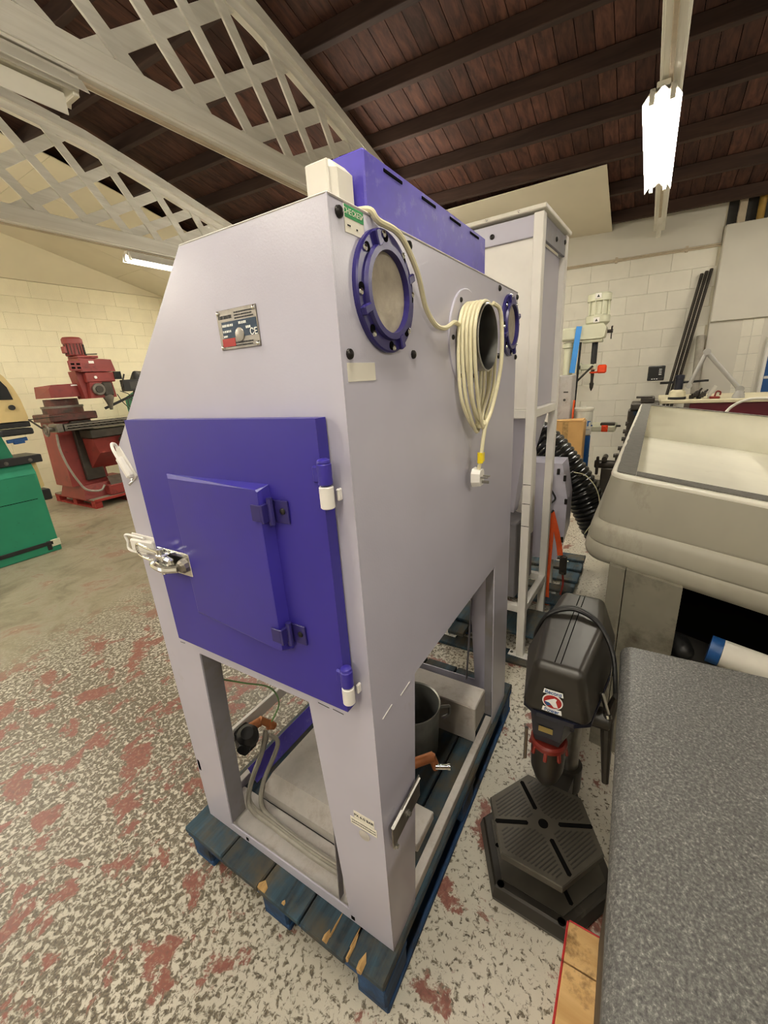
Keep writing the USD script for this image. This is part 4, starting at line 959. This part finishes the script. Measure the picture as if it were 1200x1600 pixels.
slab(.92, .98, .004, .06, 0, .84, "corner_post")
slab(.03, .98, .97, 1.0, 0, .80, "side_panel")
slab(.05, .95, 1.9, 2.6, 0, .80, "rear_pedestal")
mb.part("ridge", bar((1.085, -.44, .20), (1.06, -.57, .20), .03, .01), "machinegrey", smooth=False)
rl = Thing("paper_roll", "white paper roll with blue end lying in the black opening behind the worktop", "roll", base=(1.04, -.8, .5))
rl.part("roll", cyl((1.085, -.735, .60), (1.03, -1.02, .57), .048, 24), "paper")
rl.part("end_band", cyl((1.092, -.70, .604), (1.0852, -.734, .6003), .0485, 24), "blue", label="blue end band")
single("black_cloth", sphull([(1.17, -.60, .55), (1.13, -.635, .545), (1.18, -.63, .54), (1.2, -.58, .535)], .035, 2), "rubber", "crumpled black bundle at the left end of the paper roll", "bundle", smooth=60)

# ================================================================== AGAINST THE BACK WALL
gd = Thing("pillar_drill", "pale green pillar drill with tall ribbed motor, light blue strap hanging on it", "pillar drill", base=(5.4, .46, 0))
gd.part("base", box(5.15, 5.65, -.1, .6, 0, .09, .012), "oily", smooth=False)
gd.part("column", cyl((5.4, .462, .09), (5.4, .462, 1.86), .056, 24), "palegreen")
gd.part("column_collar", lathe([(0, .056), (.01, .075), (.06, .075), (.07, .06)], (5.4, .462, 1.80), (0, 0, 1), 24), "palegreen")
gd.part("head", box(5.28, 5.52, .21, .567, 1.885, 2.03, .018), "palegreen", smooth=False)
gd.part("gear_head", hull([(x, y, z) for x in (5.27, 5.53) for y, z in ((.33, 2.045), (.09, 2.045), (.055, 2.0), (.07, 1.90), (.10, 1.885), (.33, 1.885))]), "palegreen", smooth=False)
gd.part("head_flange", box(5.29, 5.51, .09, .31, 1.845, 1.885, .01), "palegreen", smooth=False)
mo = gd.part("motor", lathe([(0, .10), (.02, .12), (.03, .13), (.10, .132), (.11, .11), (.115, .10), (.25, .10), (.255, .112), (.26, .128), (.33, .128), (.345, .11), (.35, .06)], (5.4, .165, 2.035), (0, 0, 1), 32), "palegreen")
for a in (2.2, 2.9, 3.6, 4.3, 5.0): gd.part("tie_rod", cyl((5.4 + .116 * math.cos(a), .165 + .116 * math.sin(a), 2.14), (5.4 + .116 * math.cos(a), .165 + .116 * math.sin(a), 2.30), .008, 8), "palegreen", mo)
for z in (2.085, 2.34):
    ps = gd.part("motor_label", box(5.265, 5.273, .135, .20, z - .028, z + .028, .002), "white_metal", mo, smooth=False, label="white warning label with a dark triangle")
    gd.part("warning_mark", prism([(-.016, -.014), (.016, -.014), (0, .016)], (5.2652, .167, z), (0, -1, 0), (0, 0, 1), .001), "ink", mo, smooth=False)
gd.part("quill", cyl((5.4, .172, 1.845), (5.4, .172, 1.585), .033, 20), "black")
gd.part("quill_arm", cat(box(5.36, 5.44, .13, .36, 1.53, 1.60, .012), box(5.36, 5.44, .30, .36, 1.49, 1.62, .01)), "palegreen", smooth=False)
gd.part("guard", box(5.36, 5.44, .022, .12, 1.485, 1.585, .015), "orange_plastic", smooth=False, label="orange chuck guard")
gd.part("guard_ring", lathe([(0, .045), (.02, .05)], (5.4, .16, 1.49), (0, 0, 1), 20), "orange_plastic")
gd.part("spindle", lathe([(0, .004), (.04, .02), (.09, .026), (.10, .018), (.12, .016), (.2, .02), (.26, .02)], (5.4, .172, 1.28), (0, 0, 1), 18), "oily", label="dark spindle and chuck")
gd.part("feed_lever", cat(cyl((5.36, .05, 1.955), (5.36, -.01, 1.955), .02, 14), [bar((5.36, .005, 1.955), (5.36 + .07 * math.cos(a), .002, 1.955 + .09 * math.sin(a)), .012, .012) for a in (.7, 2.6, 4.5)]), "oily")
gd.part("support_lever", cyl((5.34, .34, 1.40), (5.34, .17, 1.58), .012, 10), "oily")
gd.part("gauge_rod", cyl((5.33, .325, 1.86), (5.33, .345, .95), .013, 10), "black")
tbl = gd.part("table", cat(box(5.2, 5.6, -.15, .33, .80, .87, .01), cyl((5.4, .462, .76), (5.4, .462, .92), .085, 20)), "palegreen", smooth=False)
gd.part("table_knob", cat(cyl((5.2, -.03, .84), (5.165, -.03, .84), .028, 16), box(5.19, 5.2, -.07, .0, .80, .88, .004)), "orange_plastic", tbl, label="orange and yellow stop knob")
gd.part("vice_screw", cat(cyl((5.3, -.15, .86), (5.3, -.2, .86), .012, 10), box(5.25, 5.36, -.14, .02, .87, .90, .006)), "oily", tbl)
single("lifting_strap", ribbon([(5.26, .345, 2.035), (5.255, .352, 1.95), (5.265, .37, 1.75), (5.28, .392, 1.51)], .062, .004), "skyblue", "light blue strap draped over the pale green pillar drill", "strap", smooth=False)
single("orange_tube", cyl((4.74, .272, 1.22), (4.74, .285, .0), .011, 10), "orange", "thin orange tube standing beside the grey control cabinet", "tube")
cc = Thing("control_cabinet", "plain light grey floor standing control cabinet behind the white framed unit", "control cabinet", base=(4.95, .48, 0))
cc.part("carcass", box(4.78, 5.12, .465, .66, .0, 1.49, .006), "white_metal", smooth=False)
cc.part("door", box(4.80, 5.12, .315, .463, .0, 1.49, .006), "dusty", smooth=False)
cc.part("label_strip", box(4.797, 4.8005, .35, .40, 1.30, 1.315, .0005), "dark", smooth=False)
cc.part("lock", cyl((4.80, .385, 1.22), (4.79, .385, 1.22), .014, 12), "dark")
cbx = Thing("cardboard_carton", "brown cardboard carton with taped top behind the black hose", "carton", base=(4.52, .3, 0))
cbx.part("box", box(4.42, 4.64, .115, .47, 0, 1.015, .006), "card", smooth=False)
cbx.part("flap", hull([(4.42, .135, 1.015), (4.64, .135, 1.015), (4.64, .3, 1.02), (4.42, .3, 1.02), (4.42, .13, 1.028), (4.64, .13, 1.03), (4.55, .46, 1.02), (4.42, .46, 1.02)]), "card", smooth=False)
cbx.part("packing_tape", box(4.4185, 4.4205, .27, .33, .35, 1.01, .0005), "rawwood", smooth=False)
bu = Thing("plastic_drum", "white lidded plastic drum with blue lettering, standing on the blue drum", "drum", base=(4.96, .187, .80))
bu.part("drum", lathe([(0, .09), (.01, .098), (.28, .104), (.285, .11), (.30, .11)], (4.96, .187, .80), (0, 0, 1), 32), "bucket")
bu.part("lid", lathe([(0, .113), (.012, .113), (.018, .10), (.02, .002)], (4.96, .187, 1.10), (0, 0, 1), 32), "bucket")
bu.part("grip", box(4.94, 5.0, .16, .21, 1.118, 1.128, .003), "bucket")
bu.part("lettering", text("er.", .075, (4.8575, .130, .94), (.12, -1, 0), (0, 0, 1), .003, True), "blue", smooth=False)
bu.part("lettering", cat([box(4.858, 4.8605, .165 - k * .016, .176 - k * .016, .868, .874, 0) for k in range(5)]), "blue", smooth=False)
single("blue_drum", lathe([(0, .09), (.006, .096), (.26, .096), (.27, .10), (.28, .096), (.53, .096), (.54, .10), (.55, .096), (.785, .096), (.79, .09)], (4.96, .187, .0), (0, 0, 1), 32), "blue", "blue drum carrying the white plastic drum", "drum")
# bars leaning in the corner by the pier
for k, (a, b, r) in enumerate((((-1.47, .50, 0), (-1.535, .02, 2.56), .012), ((-1.43, .56, 0), (-1.50, .02, 2.53), .012), ((-1.50, .44, 0), (-1.575, .025, 2.60), .013))):
    pa, pb = wallp(a[0] + .62, a[1], a[2]), wallp(b[0] + .45, b[1], b[2])
    pa, pb = V(5.95 + .03 * k, -.50 - .045 * k, 0.0), wallp(-1.475 - .045 * k, .03, 2.56 + .02 * k)
    single("steel_bar", bar(pa + V(0, 0, .012), pb, .026, .026), "oily", ("leftmost of three dark steel bars leaning by the pier", "middle one of three dark steel bars leaning by the pier", "rightmost of three dark steel bars leaning by the pier")[k], "steel bar", "steel bars leaning in the corner", smooth=False)
single("card_tube", cyl(V(5.98, -.98, .01), wallp(-1.56, .06, 1.85), .045, 18), "cardtube", "pale grey tube leaning in the corner behind the angle lamp", "tube")
# long bench machine
bn = Thing("bench_machine", "maroon bodied machine with cream top behind the tub, below the white wall", "machine", base=(5.0, -1.2, 0))
bn.part("body", box(4.66, 5.35, -1.9, -.6, .0, 1.06, .008), "machinegrey", smooth=False)
bn.part("apron", box(4.6, 5.3, -1.9, -.80, 1.0, 1.168, .006), "maroon", smooth=False)
bn.part("top", box(4.58, 5.4, -1.9, -.55, 1.17, 1.205, .006), "top", smooth=False)
lm = Thing("lathe_saddle", "dark oily machine slide with handles at the far left corner of the tub", "machine slide", base=(4.6, -.42, .3))
lm.part("frame", box(4.5, 4.75, -.55, -.28, .0, 1.12, .012), "oily", smooth=False)
lm.part("slide", cat(box(4.42, 4.8, -.545, -.30, 1.13, 1.19, .008), box(4.45, 4.7, -.50, -.38, 1.19, 1.245, .008), box(4.45, 4.5, -.48, -.34, 1.24, 1.26, .004)), "oily", smooth=False)
lm.part("name_plate", box(4.494, 4.5, -.42, -.33, 1.07, 1.11, .001), "navy_label", smooth=False)
for z, y in ((.98, -.27), (.90, -.255), (.82, -.25), (.72, -.225), (.64, -.19)): lm.part("handle", cat(cyl((4.52, y - .09, z), (4.52, y + .0, z), .022, 12), box(4.49, 4.56, y - .06, y - .02, z - .05, z + .02, .006)), "oily")
rb = Thing("rotary_base", "cream and black round base with dark cylinder, on the machine top beside the lamp", "rotary base", base=(4.68, -.69, 1.205))
rb.part("lower_ring", lathe([(0, .076), (.025, .076)], (4.68, -.69, 1.205), (0, 0, 1), 28), "black")
rb.part("upper_ring", lathe([(0, .073), (.05, .068), (.065, .055), (.07, .045)], (4.68, -.69, 1.23), (0, 0, 1), 28), "top")
rb.part("cylinder", lathe([(0, .036), (.10, .036), (.105, .040), (.135, .040), (.14, .034)], (4.68, -.69, 1.30), (0, 0, 1), 24), "drillnavy")
dd = Thing("readout_box", "small black readout box on a short arm, left of the dark cylinder", "readout", base=(4.62, -.48, 1.3))
dd.part("case", box(4.56, 4.68, -.555, -.412, 1.40, 1.54, .006), "black", smooth=False)
dd.part("screen", box(4.556, 4.561, -.545, -.422, 1.43, 1.532, .001), "screen", smooth=False)
dd.part("marking", cat([box(4.553, 4.5565, -.528 + .0, -.505, 1.455 + k * .016, 1.461 + k * .016, 0) for k in range(4)] + [box(4.553, 4.5565, -.50 + k * .02, -.488 + k * .02, 1.412, 1.420, 0) for k in range(3)]), "white_ink", smooth=False)
dd.part("arm", cat(bar((4.64, -.53, 1.37), (4.66, -.652, 1.372), .022, .016), bar((4.62, -.53, 1.40), (4.62, -.53, 1.35), .016, .016)), "black")
cl = Thing("clamp_pile", "small heap of black machine clamps behind the round base", "clamps", base=(4.7, -.86, 1.205))
for k in range(7):
    x, y, z = 4.64 + .1 * RNG.random(), -.81 - .015 * k, 1.222 + .012 * (k % 4)
    cl.part("clamp", cat(box(x - .02, x + .03, y - .02, y + .02, z - .016, z + .02, .005), cyl((x, y, z), (x + .02, y - .03, z + .045), .008, 8)), "oily")
rb.part("cross_bar", bar((4.72, -.72, 1.365), (4.72, -.93, 1.375), .02, .012), "black")
al = Thing("angle_lamp", "grey jointed angle lamp arm bent into a peak, above the machine top", "angle lamp", base=(4.66, -1.17, 1.205))
al.part("base", cat(lathe([(0, .05), (.03, .045), (.06, .03), (.07, .03)], (4.66, -1.17, 1.205), (0, 0, 1), 20), cyl((4.64, -1.17, 1.285), (4.68, -1.17, 1.285), .032, 16)), "grey_lamp")
al.part("lower_arm", cyl((4.66, -1.165, 1.29), (4.66, -.875, 1.635), .02, 12), "grey_lamp")
al.part("elbow", cyl((4.635, -.872, 1.64), (4.685, -.872, 1.64), .03, 18), "grey_lamp")
al.part("upper_arm", cyl((4.66, -.868, 1.63), (4.66, -.775, 1.34), .018, 12), "grey_lamp")
al.part("shade_joint", cat(cyl((4.63, -.772, 1.335), (4.69, -.772, 1.335), .026, 16), bar((4.66, -1.13, 1.22), (4.66, -1.21, 1.26), .014, .01)), "grey_lamp")
single("red_hook", cat(tube([(4.66, -.99, 1.225), (4.66, -1.0, 1.27), (4.66, -1.03, 1.265), (4.66, -1.03, 1.235)], .007, 8), box(4.63, 4.70, -1.03, -.95, 1.206, 1.225, .004)), "red_plastic", "small red hook on the machine top beside the lamp base", "hook")
single("cream_lever", cat(box(4.73, 4.78, -.985, -.945, 1.2055, 1.22, .003), bar((4.755, -.95, 1.22), (4.755, -1.0, 1.32), .03, .012)), "ivory_box", "small cream lever standing behind the red hook", "lever")
wf_ = Thing("white_flex", "white flex with square plug rising from the tub's far rim at right edge", "flex", base=(4.1, -1.05, 1.1))
wf_.part("flex", tube([(4.15, -1.02, 1.10), (4.18, -1.07, 1.17), (4.2, -1.16, 1.22), (4.2, -1.28, 1.23), (4.2, -1.5, 1.2)], .012, 8), "ivory_box")
wf_.part("plug", box(4.11, 4.17, -1.05, -.97, 1.075, 1.125, .008), "ivory_box", smooth=False)
fm = Thing("floor_machine", "dark oily bench vice and motor on the floor left of the tub's far corner", "vice", base=(5.2, -.1, 0))
fm.part("body", cat(cyl((5.1, .03, .42), (5.1, -.22, .42), .05, 18, ch=.01), box(5.05, 5.25, -.2, -.05, .0, .38, .01), cyl((5.0, -.08, .5), (5.2, -.08, .5), .03, 12), box(5.02, 5.08, -.02, .01, .3, .52, .006)), "oily")

# ================================================================== FAR LEFT: RED MILL, GREEN SAW
rp_ = Thing("red_pallet", "red painted pallet under the red milling machine by the left wall", "pallet", base=(2.7, 7.0, 0))
for k in range(6):
    y0 = 6.42 + k * .222
    board(rp_, "deck_board", 2.2, 3.25, y0, y0 + .19, .12, .14, "mudwood", .003)
for x0 in (2.2, 2.68, 3.15):
    board(rp_, "bearer", x0, x0 + .1, 6.41, 7.73, .098, .1195, "redwood")
    for y0 in (6.41, 7.0, 7.6): board(rp_, "block", x0, x0 + .1, y0, y0 + .12, .022, .0975, "redwood")
    board(rp_, "skid_board", x0, x0 + .1, 6.41, 7.73, 0, .0215, "redwood")
board(rp_, "edge_board", 2.2, 3.25, 6.40, 6.4095, .10, .139, "redwood", .002)
ml = Thing("milling_machine", "red turret milling machine with tilted head, on the red pallet by the left wall", "milling machine", base=(2.5, 6.8, .14))
ml.part("base", hull([(2.15, 6.55, .14), (3.0, 6.55, .14), (3.0, 7.35, .14), (2.15, 7.35, .14), (2.2, 6.6, .34), (2.95, 6.6, .34), (2.95, 7.3, .34), (2.2, 7.3, .34)]), "millred", smooth=False)
ml.part("coolant_tray", box(2.45, 3.1, 6.42, 6.56, .145, .30, .01), "millred", smooth=False)
ml.part("tray_cover", hull([(2.5, 6.44, .30), (2.9, 6.44, .30), (2.95, 6.62, .40), (2.55, 6.62, .40), (2.5, 6.44, .31), (2.9, 6.44, .31), (2.95, 6.62, .41), (2.55, 6.62, .41)]), "iron", smooth=False)
ml.part("column", hull([(2.10, 6.72, .34), (2.62, 6.72, .34), (2.62, 7.25, .34), (2.10, 7.25, .34), (2.12, 6.75, 1.30), (2.60, 6.75, 1.30), (2.60, 7.2, 1.30), (2.12, 7.2, 1.30)]), "millred", smooth=False)
ml.part("slideway", box(2.3, 2.56, 6.66, 6.74, .40, 1.28, .006), "oily", smooth=False)
ml.part("column_top", cat(box(2.06, 2.68, 6.68, 7.25, 1.29, 1.40, .012), cyl((2.36, 6.95, 1.40), (2.36, 6.95, 1.50), .25, 32), cyl((2.36, 6.95, 1.50), (2.36, 6.95, 1.60), .21, 32)), "milldark")
ml.part("turret_ring", lathe([(0, .26), (.03, .26)], (2.36, 6.95, 1.475), (0, 0, 1), 32), "iron")
ml.part("knee", hull([(2.38, 6.36, 1.02), (2.95, 6.36, 1.02), (2.95, 6.68, 1.02), (2.38, 6.68, 1.02), (2.45, 6.40, .80), (2.85, 6.40, .80), (2.9, 6.68, .55), (2.4, 6.68, .55)]), "millred", smooth=False)
ml.part("saddle", box(2.36, 2.98, 6.3, 6.66, 1.03, 1.15, .01), "oily", smooth=False)
tb2 = ml.part("work_table", box(2.05, 3.45, 6.27, 6.58, 1.175, 1.265, .006), "iron", smooth=False)
for y in (6.33, 6.42, 6.51): ml.part("tee_slot", box(2.05, 3.45, y, y + .02, 1.2645, 1.267, .0003), "void", tb2, smooth=False)
ml.part("table_edge", box(2.05, 3.45, 6.262, 6.2695, 1.195, 1.205, .001), "oily", tb2, smooth=False)
for z in (1.205, 1.235): ml.part("front_groove", box(2.08, 3.44, 6.2645, 6.2695, z, z + .01, .0003), "void", tb2, smooth=False)
ml.part("table_end", cat(box(1.97, 2.05, 6.29, 6.56, 1.165, 1.28, .012), cyl((1.97, 6.42, 1.215), (1.88, 6.42, 1.215), .035, 14)), "iron")
ml.part("hand_wheel", cat(sweep([V(1.885, 6.42 + .075 * math.cos(a), 1.205 + .075 * math.sin(a)) for a in np.linspace(0, 2 * np.pi, 20, endpoint=False)], .012, 8, True), [bar((1.885, 6.42, 1.205), (1.885, 6.42 + .075 * math.cos(a), 1.205 + .075 * math.sin(a)), .014, .014) for a in (.5, 2.6, 4.7)]), "iron")
ml.part("feed_handle", cat(cyl((1.86, 6.46, 1.24), (1.80, 6.62, 1.36), .012, 8), cyl((1.80, 6.62, 1.36), (2.2, 6.62, 1.37), .006, 6)), "oily")
ml.part("cable_hose", tube([(2.0, 6.45, 1.14), (1.985, 6.45, .95), (2.02, 6.46, .7), (2.1, 6.48, .45), (2.18, 6.48, .3), (2.35, 6.47, .25), (2.42, 6.46, .32)], .016, 8), "clear")
ml.part("knee_wheel", cat(cyl((2.78, 6.36, .95), (2.78, 6.25, .95), .05, 18), cyl((2.78, 6.27, .95), (2.78, 6.25, .95), .085, 22), bar((2.80, 6.25, .93), (2.82, 6.24, .68), .02, .02)), "oily")
ml.part("ram", hull([(2.12, 6.60, 1.62), (2.55, 6.60, 1.62), (2.12, 6.60, 1.74), (2.16, 6.60, 1.79), (2.55, 6.60, 1.80), (2.12, 7.1, 1.62), (2.55, 7.1, 1.62), (2.14, 7.1, 1.78), (2.55, 7.1, 1.80)]), "millred", smooth=False)
ml.part("ram_plate", box(2.40, 2.56, 6.594, 6.6, 1.765, 1.785, .001), "white_metal", smooth=False)
ml.part("ram_neck", hull([(2.5, 6.5, 1.58), (2.72, 6.5, 1.58), (2.5, 6.72, 1.58), (2.72, 6.72, 1.58), (2.46, 6.5, 1.96), (2.7, 6.5, 1.96), (2.46, 6.72, 1.96), (2.7, 6.72, 1.96)]), "millred", smooth=False)
ml.part("head_body", hull([(2.54, 6.42, 1.58), (2.90, 6.42, 1.58), (2.54, 6.66, 1.58), (2.90, 6.66, 1.58), (2.57, 6.42, 1.80), (2.88, 6.42, 1.80), (2.57, 6.66, 1.80), (2.88, 6.66, 1.80)]), "millred", smooth=False)
ml.part("control_band", box(2.545, 2.93, 6.405, 6.68, 1.80, 1.935, .01), "millred", smooth=False)
ml.part("gear_box", hull([(2.50, 6.40, 1.945), (2.96, 6.40, 1.945), (2.50, 6.70, 1.945), (2.96, 6.70, 1.945), (2.50, 6.40, 2.13), (2.93, 6.40, 2.11), (2.50, 6.70, 2.13), (2.93, 6.70, 2.11)]), "millred", smooth=False)
ml.part("gear_cover", box(2.50, 2.78, 6.42, 6.70, 2.13, 2.165, .008), "millred", smooth=False)
mo2 = ml.part("motor", lathe([(0, .11), (.01, .118), (.16, .118), (.165, .125), (.22, .125), (.245, .105), (.25, .05)], (2.56, 6.58, 2.165), (0, 0, 1), 28), "millred")
for k in range(9):
    a = math.pi + .15 + k * .35; d = V(math.cos(a), math.sin(a), 0)
    ml.part("cooling_fin", bar(V(2.56, 6.58, 2.18) + d * .12, V(2.56, 6.58, 2.32) + d * .12, .018, .006, up=d), "oily", mo2, smooth=False)
ml.part("terminal_box", box(2.415, 2.45, 6.52, 6.62, 2.20, 2.29, .006), "millred", smooth=False)
vb = ml.part("vent_bracket", box(2.36, 2.52, 6.39, 6.42, 1.96, 2.09, .005), "millred", smooth=False)
for x in (2.385, 2.455):
    for z in (1.985, 2.035): ml.part("vent_opening", box(x, x + .045, 6.387, 6.391, z, z + .025, .001), "void", vb, smooth=False)
ml.part("dial", cat(cyl((2.66, 6.42, 1.70), (2.66, 6.375, 1.70), .085, 24, ch=.008)), "iron")
ml.part("dial_hub", cyl((2.66, 6.375, 1.70), (2.66, 6.36, 1.70), .05, 18), "oily")
ml.part("spindle_nose", lathe([(0, .02), (.05, .03), (.12, .05), (.17, .07), (.28, .07)], (2.79, 6.45, 1.40), (0, 0, 1), 20), "iron")
ml.part("quill_front", box(2.72, 2.86, 6.38, 6.43, 1.60, 1.80, .02), "oily", smooth=False)
ml.part("speed_plate", box(2.62, 2.69, 6.398, 6.401, 2.055, 2.09, .0005), "white_metal", smooth=False)
ml.part("red_button", cyl((2.66, 6.405, 1.865), (2.66, 6.39, 1.865), .02, 14), "white_metal")
ml.part("top_lever", cat(cyl((2.66, 6.5, 2.13), (2.66, 6.5, 2.19), .012, 8), cyl((2.66, 6.5, 2.185), (2.8, 6.48, 2.19), .007, 8)), "oily")
ml.part("small_display", box(2.92, 3.02, 6.38, 6.42, 1.83, 1.94, .004), "screen", smooth=False)
ro = ml.part("readout", box(3.03, 3.30, 6.42, 6.50, 1.65, 1.82, .008), "black", smooth=False, label="black digital readout on an arm")
ml.part("readout_panel", box(3.13, 3.27, 6.417, 6.421, 1.68, 1.79, .001), "dark", ro, smooth=False)
ml.part("readout_lever", cyl((2.99, 6.4, 1.72), (3.06, 6.38, 1.90), .012, 8), "oily")
ml.part("readout_arm", cat(bar((2.78, 6.62, 1.42), (3.22, 6.5, 1.60), .035, .025), bar((3.2, 6.49, 1.58), (3.2, 6.46, 1.65), .03, .03)), "black")
ml.part("loose_wire", tube([(2.95, 6.5, 1.62), (3.0, 6.5, 1.5), (3.08, 6.5, 1.38), (3.04, 6.5, 1.30)], .006, 6), "black")
ml.part("loose_wire", tube([(2.98, 6.45, 1.66), (3.1, 6.45, 1.60), (3.14, 6.45, 1.48), (3.06, 6.45, 1.42), (3.08, 6.45, 1.55), (3.2, 6.45, 1.42), (3.3, 6.45, 1.44)], .006, 6), "black")
gc = Thing("grinder_stand", "dark green pedestal machine half hidden behind the cabinet, right of the red mill", "pedestal machine", base=(3.9, 7.4, 0))
gc.part("pedestal", hull([(3.64, 7.2, 0), (4.2, 7.2, 0), (4.2, 7.6, 0), (3.64, 7.6, 0), (3.62, 7.2, 1.55), (3.70, 7.2, 1.71), (4.2, 7.2, 1.71), (3.62, 7.6, 1.55), (4.2, 7.6, 1.71)]), "sawgreen", smooth=False)
gc.part("cap", sphull([(3.74, 7.3, 1.765), (3.74, 7.5, 1.765), (4.0, 7.3, 1.765), (3.74, 7.3, 1.94), (4.0, 7.5, 1.94)], .05, 1), "black", smooth=50)

sw = Thing("band_saw", "green and cream metal cutting bandsaw cut off by the left edge of the picture", "bandsaw", base=(.7, 5.2, 0))
sw.part("cabinet", box(.2, 1.178, 5.0, 5.55, .10, .865, .006), "sawgreen", smooth=False)
sw.part("cabinet_foot", box(.2, 1.185, 4.99, 5.56, .0, .10, .006), "sawgreen", smooth=False)
sw.part("foot_rail", cat(box(.2, 1.12, 4.972, 4.989, .085, .125, .003), box(1.06, 1.10, 4.975, 4.99, .03, .13, .003)), "black", smooth=False)
sw.part("corner_cap", box(1.10, 1.187, 4.972, 4.9895, .06, .135, .004), "palegreen", smooth=False)
sw.part("sloping_top", hull([(.2, 5.0, .865), (1.178, 5.0, .865), (1.178, 5.55, .865), (.2, 5.55, .865), (.2, 5.06, .975), (1.178, 5.06, .975), (1.178, 5.5, .975), (.2, 5.5, .975)]), "sawgreen", smooth=False)
sw.part("cabinet_seam", box(.2, 1.12, 4.9975, 5.0005, .60, .606, .0005), "void", smooth=False)
sw.part("vice_bed", box(.25, 1.276, 5.02, 5.4, .975, 1.055, .006), "black", smooth=False)
for x in (.97, 1.17): sw.part("bed_bolt", hexbolt((x, 5.02, 1.01), (0, -1, 0), .012, .012), "iron")
sw.part("lower_guard", hull([(1.1785, 5.15, .97), (1.25, 5.15, .99), (1.262, 5.15, .70), (1.2, 5.15, .665), (1.1785, 5.3, .97), (1.25, 5.3, .99), (1.262, 5.3, .70), (1.2, 5.3, .665)]), "sawyellow", smooth=False)
sw.part("guard_foot", box(1.19, 1.30, 5.14, 5.3, .54, .66, .01), "black", smooth=False)
sw.part("post", hull([(.8, 5.1, 1.055), (1.065, 5.1, 1.055), (1.02, 5.1, 1.30), (.8, 5.1, 1.30), (.8, 5.35, 1.055), (1.065, 5.35, 1.055), (1.02, 5.35, 1.30), (.8, 5.35, 1.30)]), "sawgreen", smooth=False)
pr = [(.55, 1.41), (1.25, 1.405), (1.262, 1.44), (1.245, 1.62), (1.215, 1.74), (1.17, 1.84), (1.10, 1.925), (1.0, 1.97), (.55, 1.99)]
sw.part("wheel_housing", pY(pr, 5.0, .22), "sawyellow", smooth=False)
sw.part("housing_window", pY([(.7, 1.64), (1.185, 1.62), (1.165, 1.74), (1.12, 1.82), (.7, 1.84)], 4.994, .005), "screen", smooth=False)
sw.part("housing_knob", cyl((1.15, 5.0, 1.545), (1.15, 4.97, 1.545), .025, 16), "black")
sw.part("blade_guide", cat(box(.6, 1.27, 5.02, 5.2, 1.345, 1.40, .006), box(1.0, 1.275, 5.0, 5.19, 1.27, 1.335, .012)), "black", smooth=False)
sw.part("blue_handle", cat(bar((1.05, 5.08, 1.215), (1.22, 5.08, 1.225), .035, .03), bar((1.1, 5.08, 1.2), (1.19, 5.08, 1.205), .04, .04)), "blue", smooth=False)
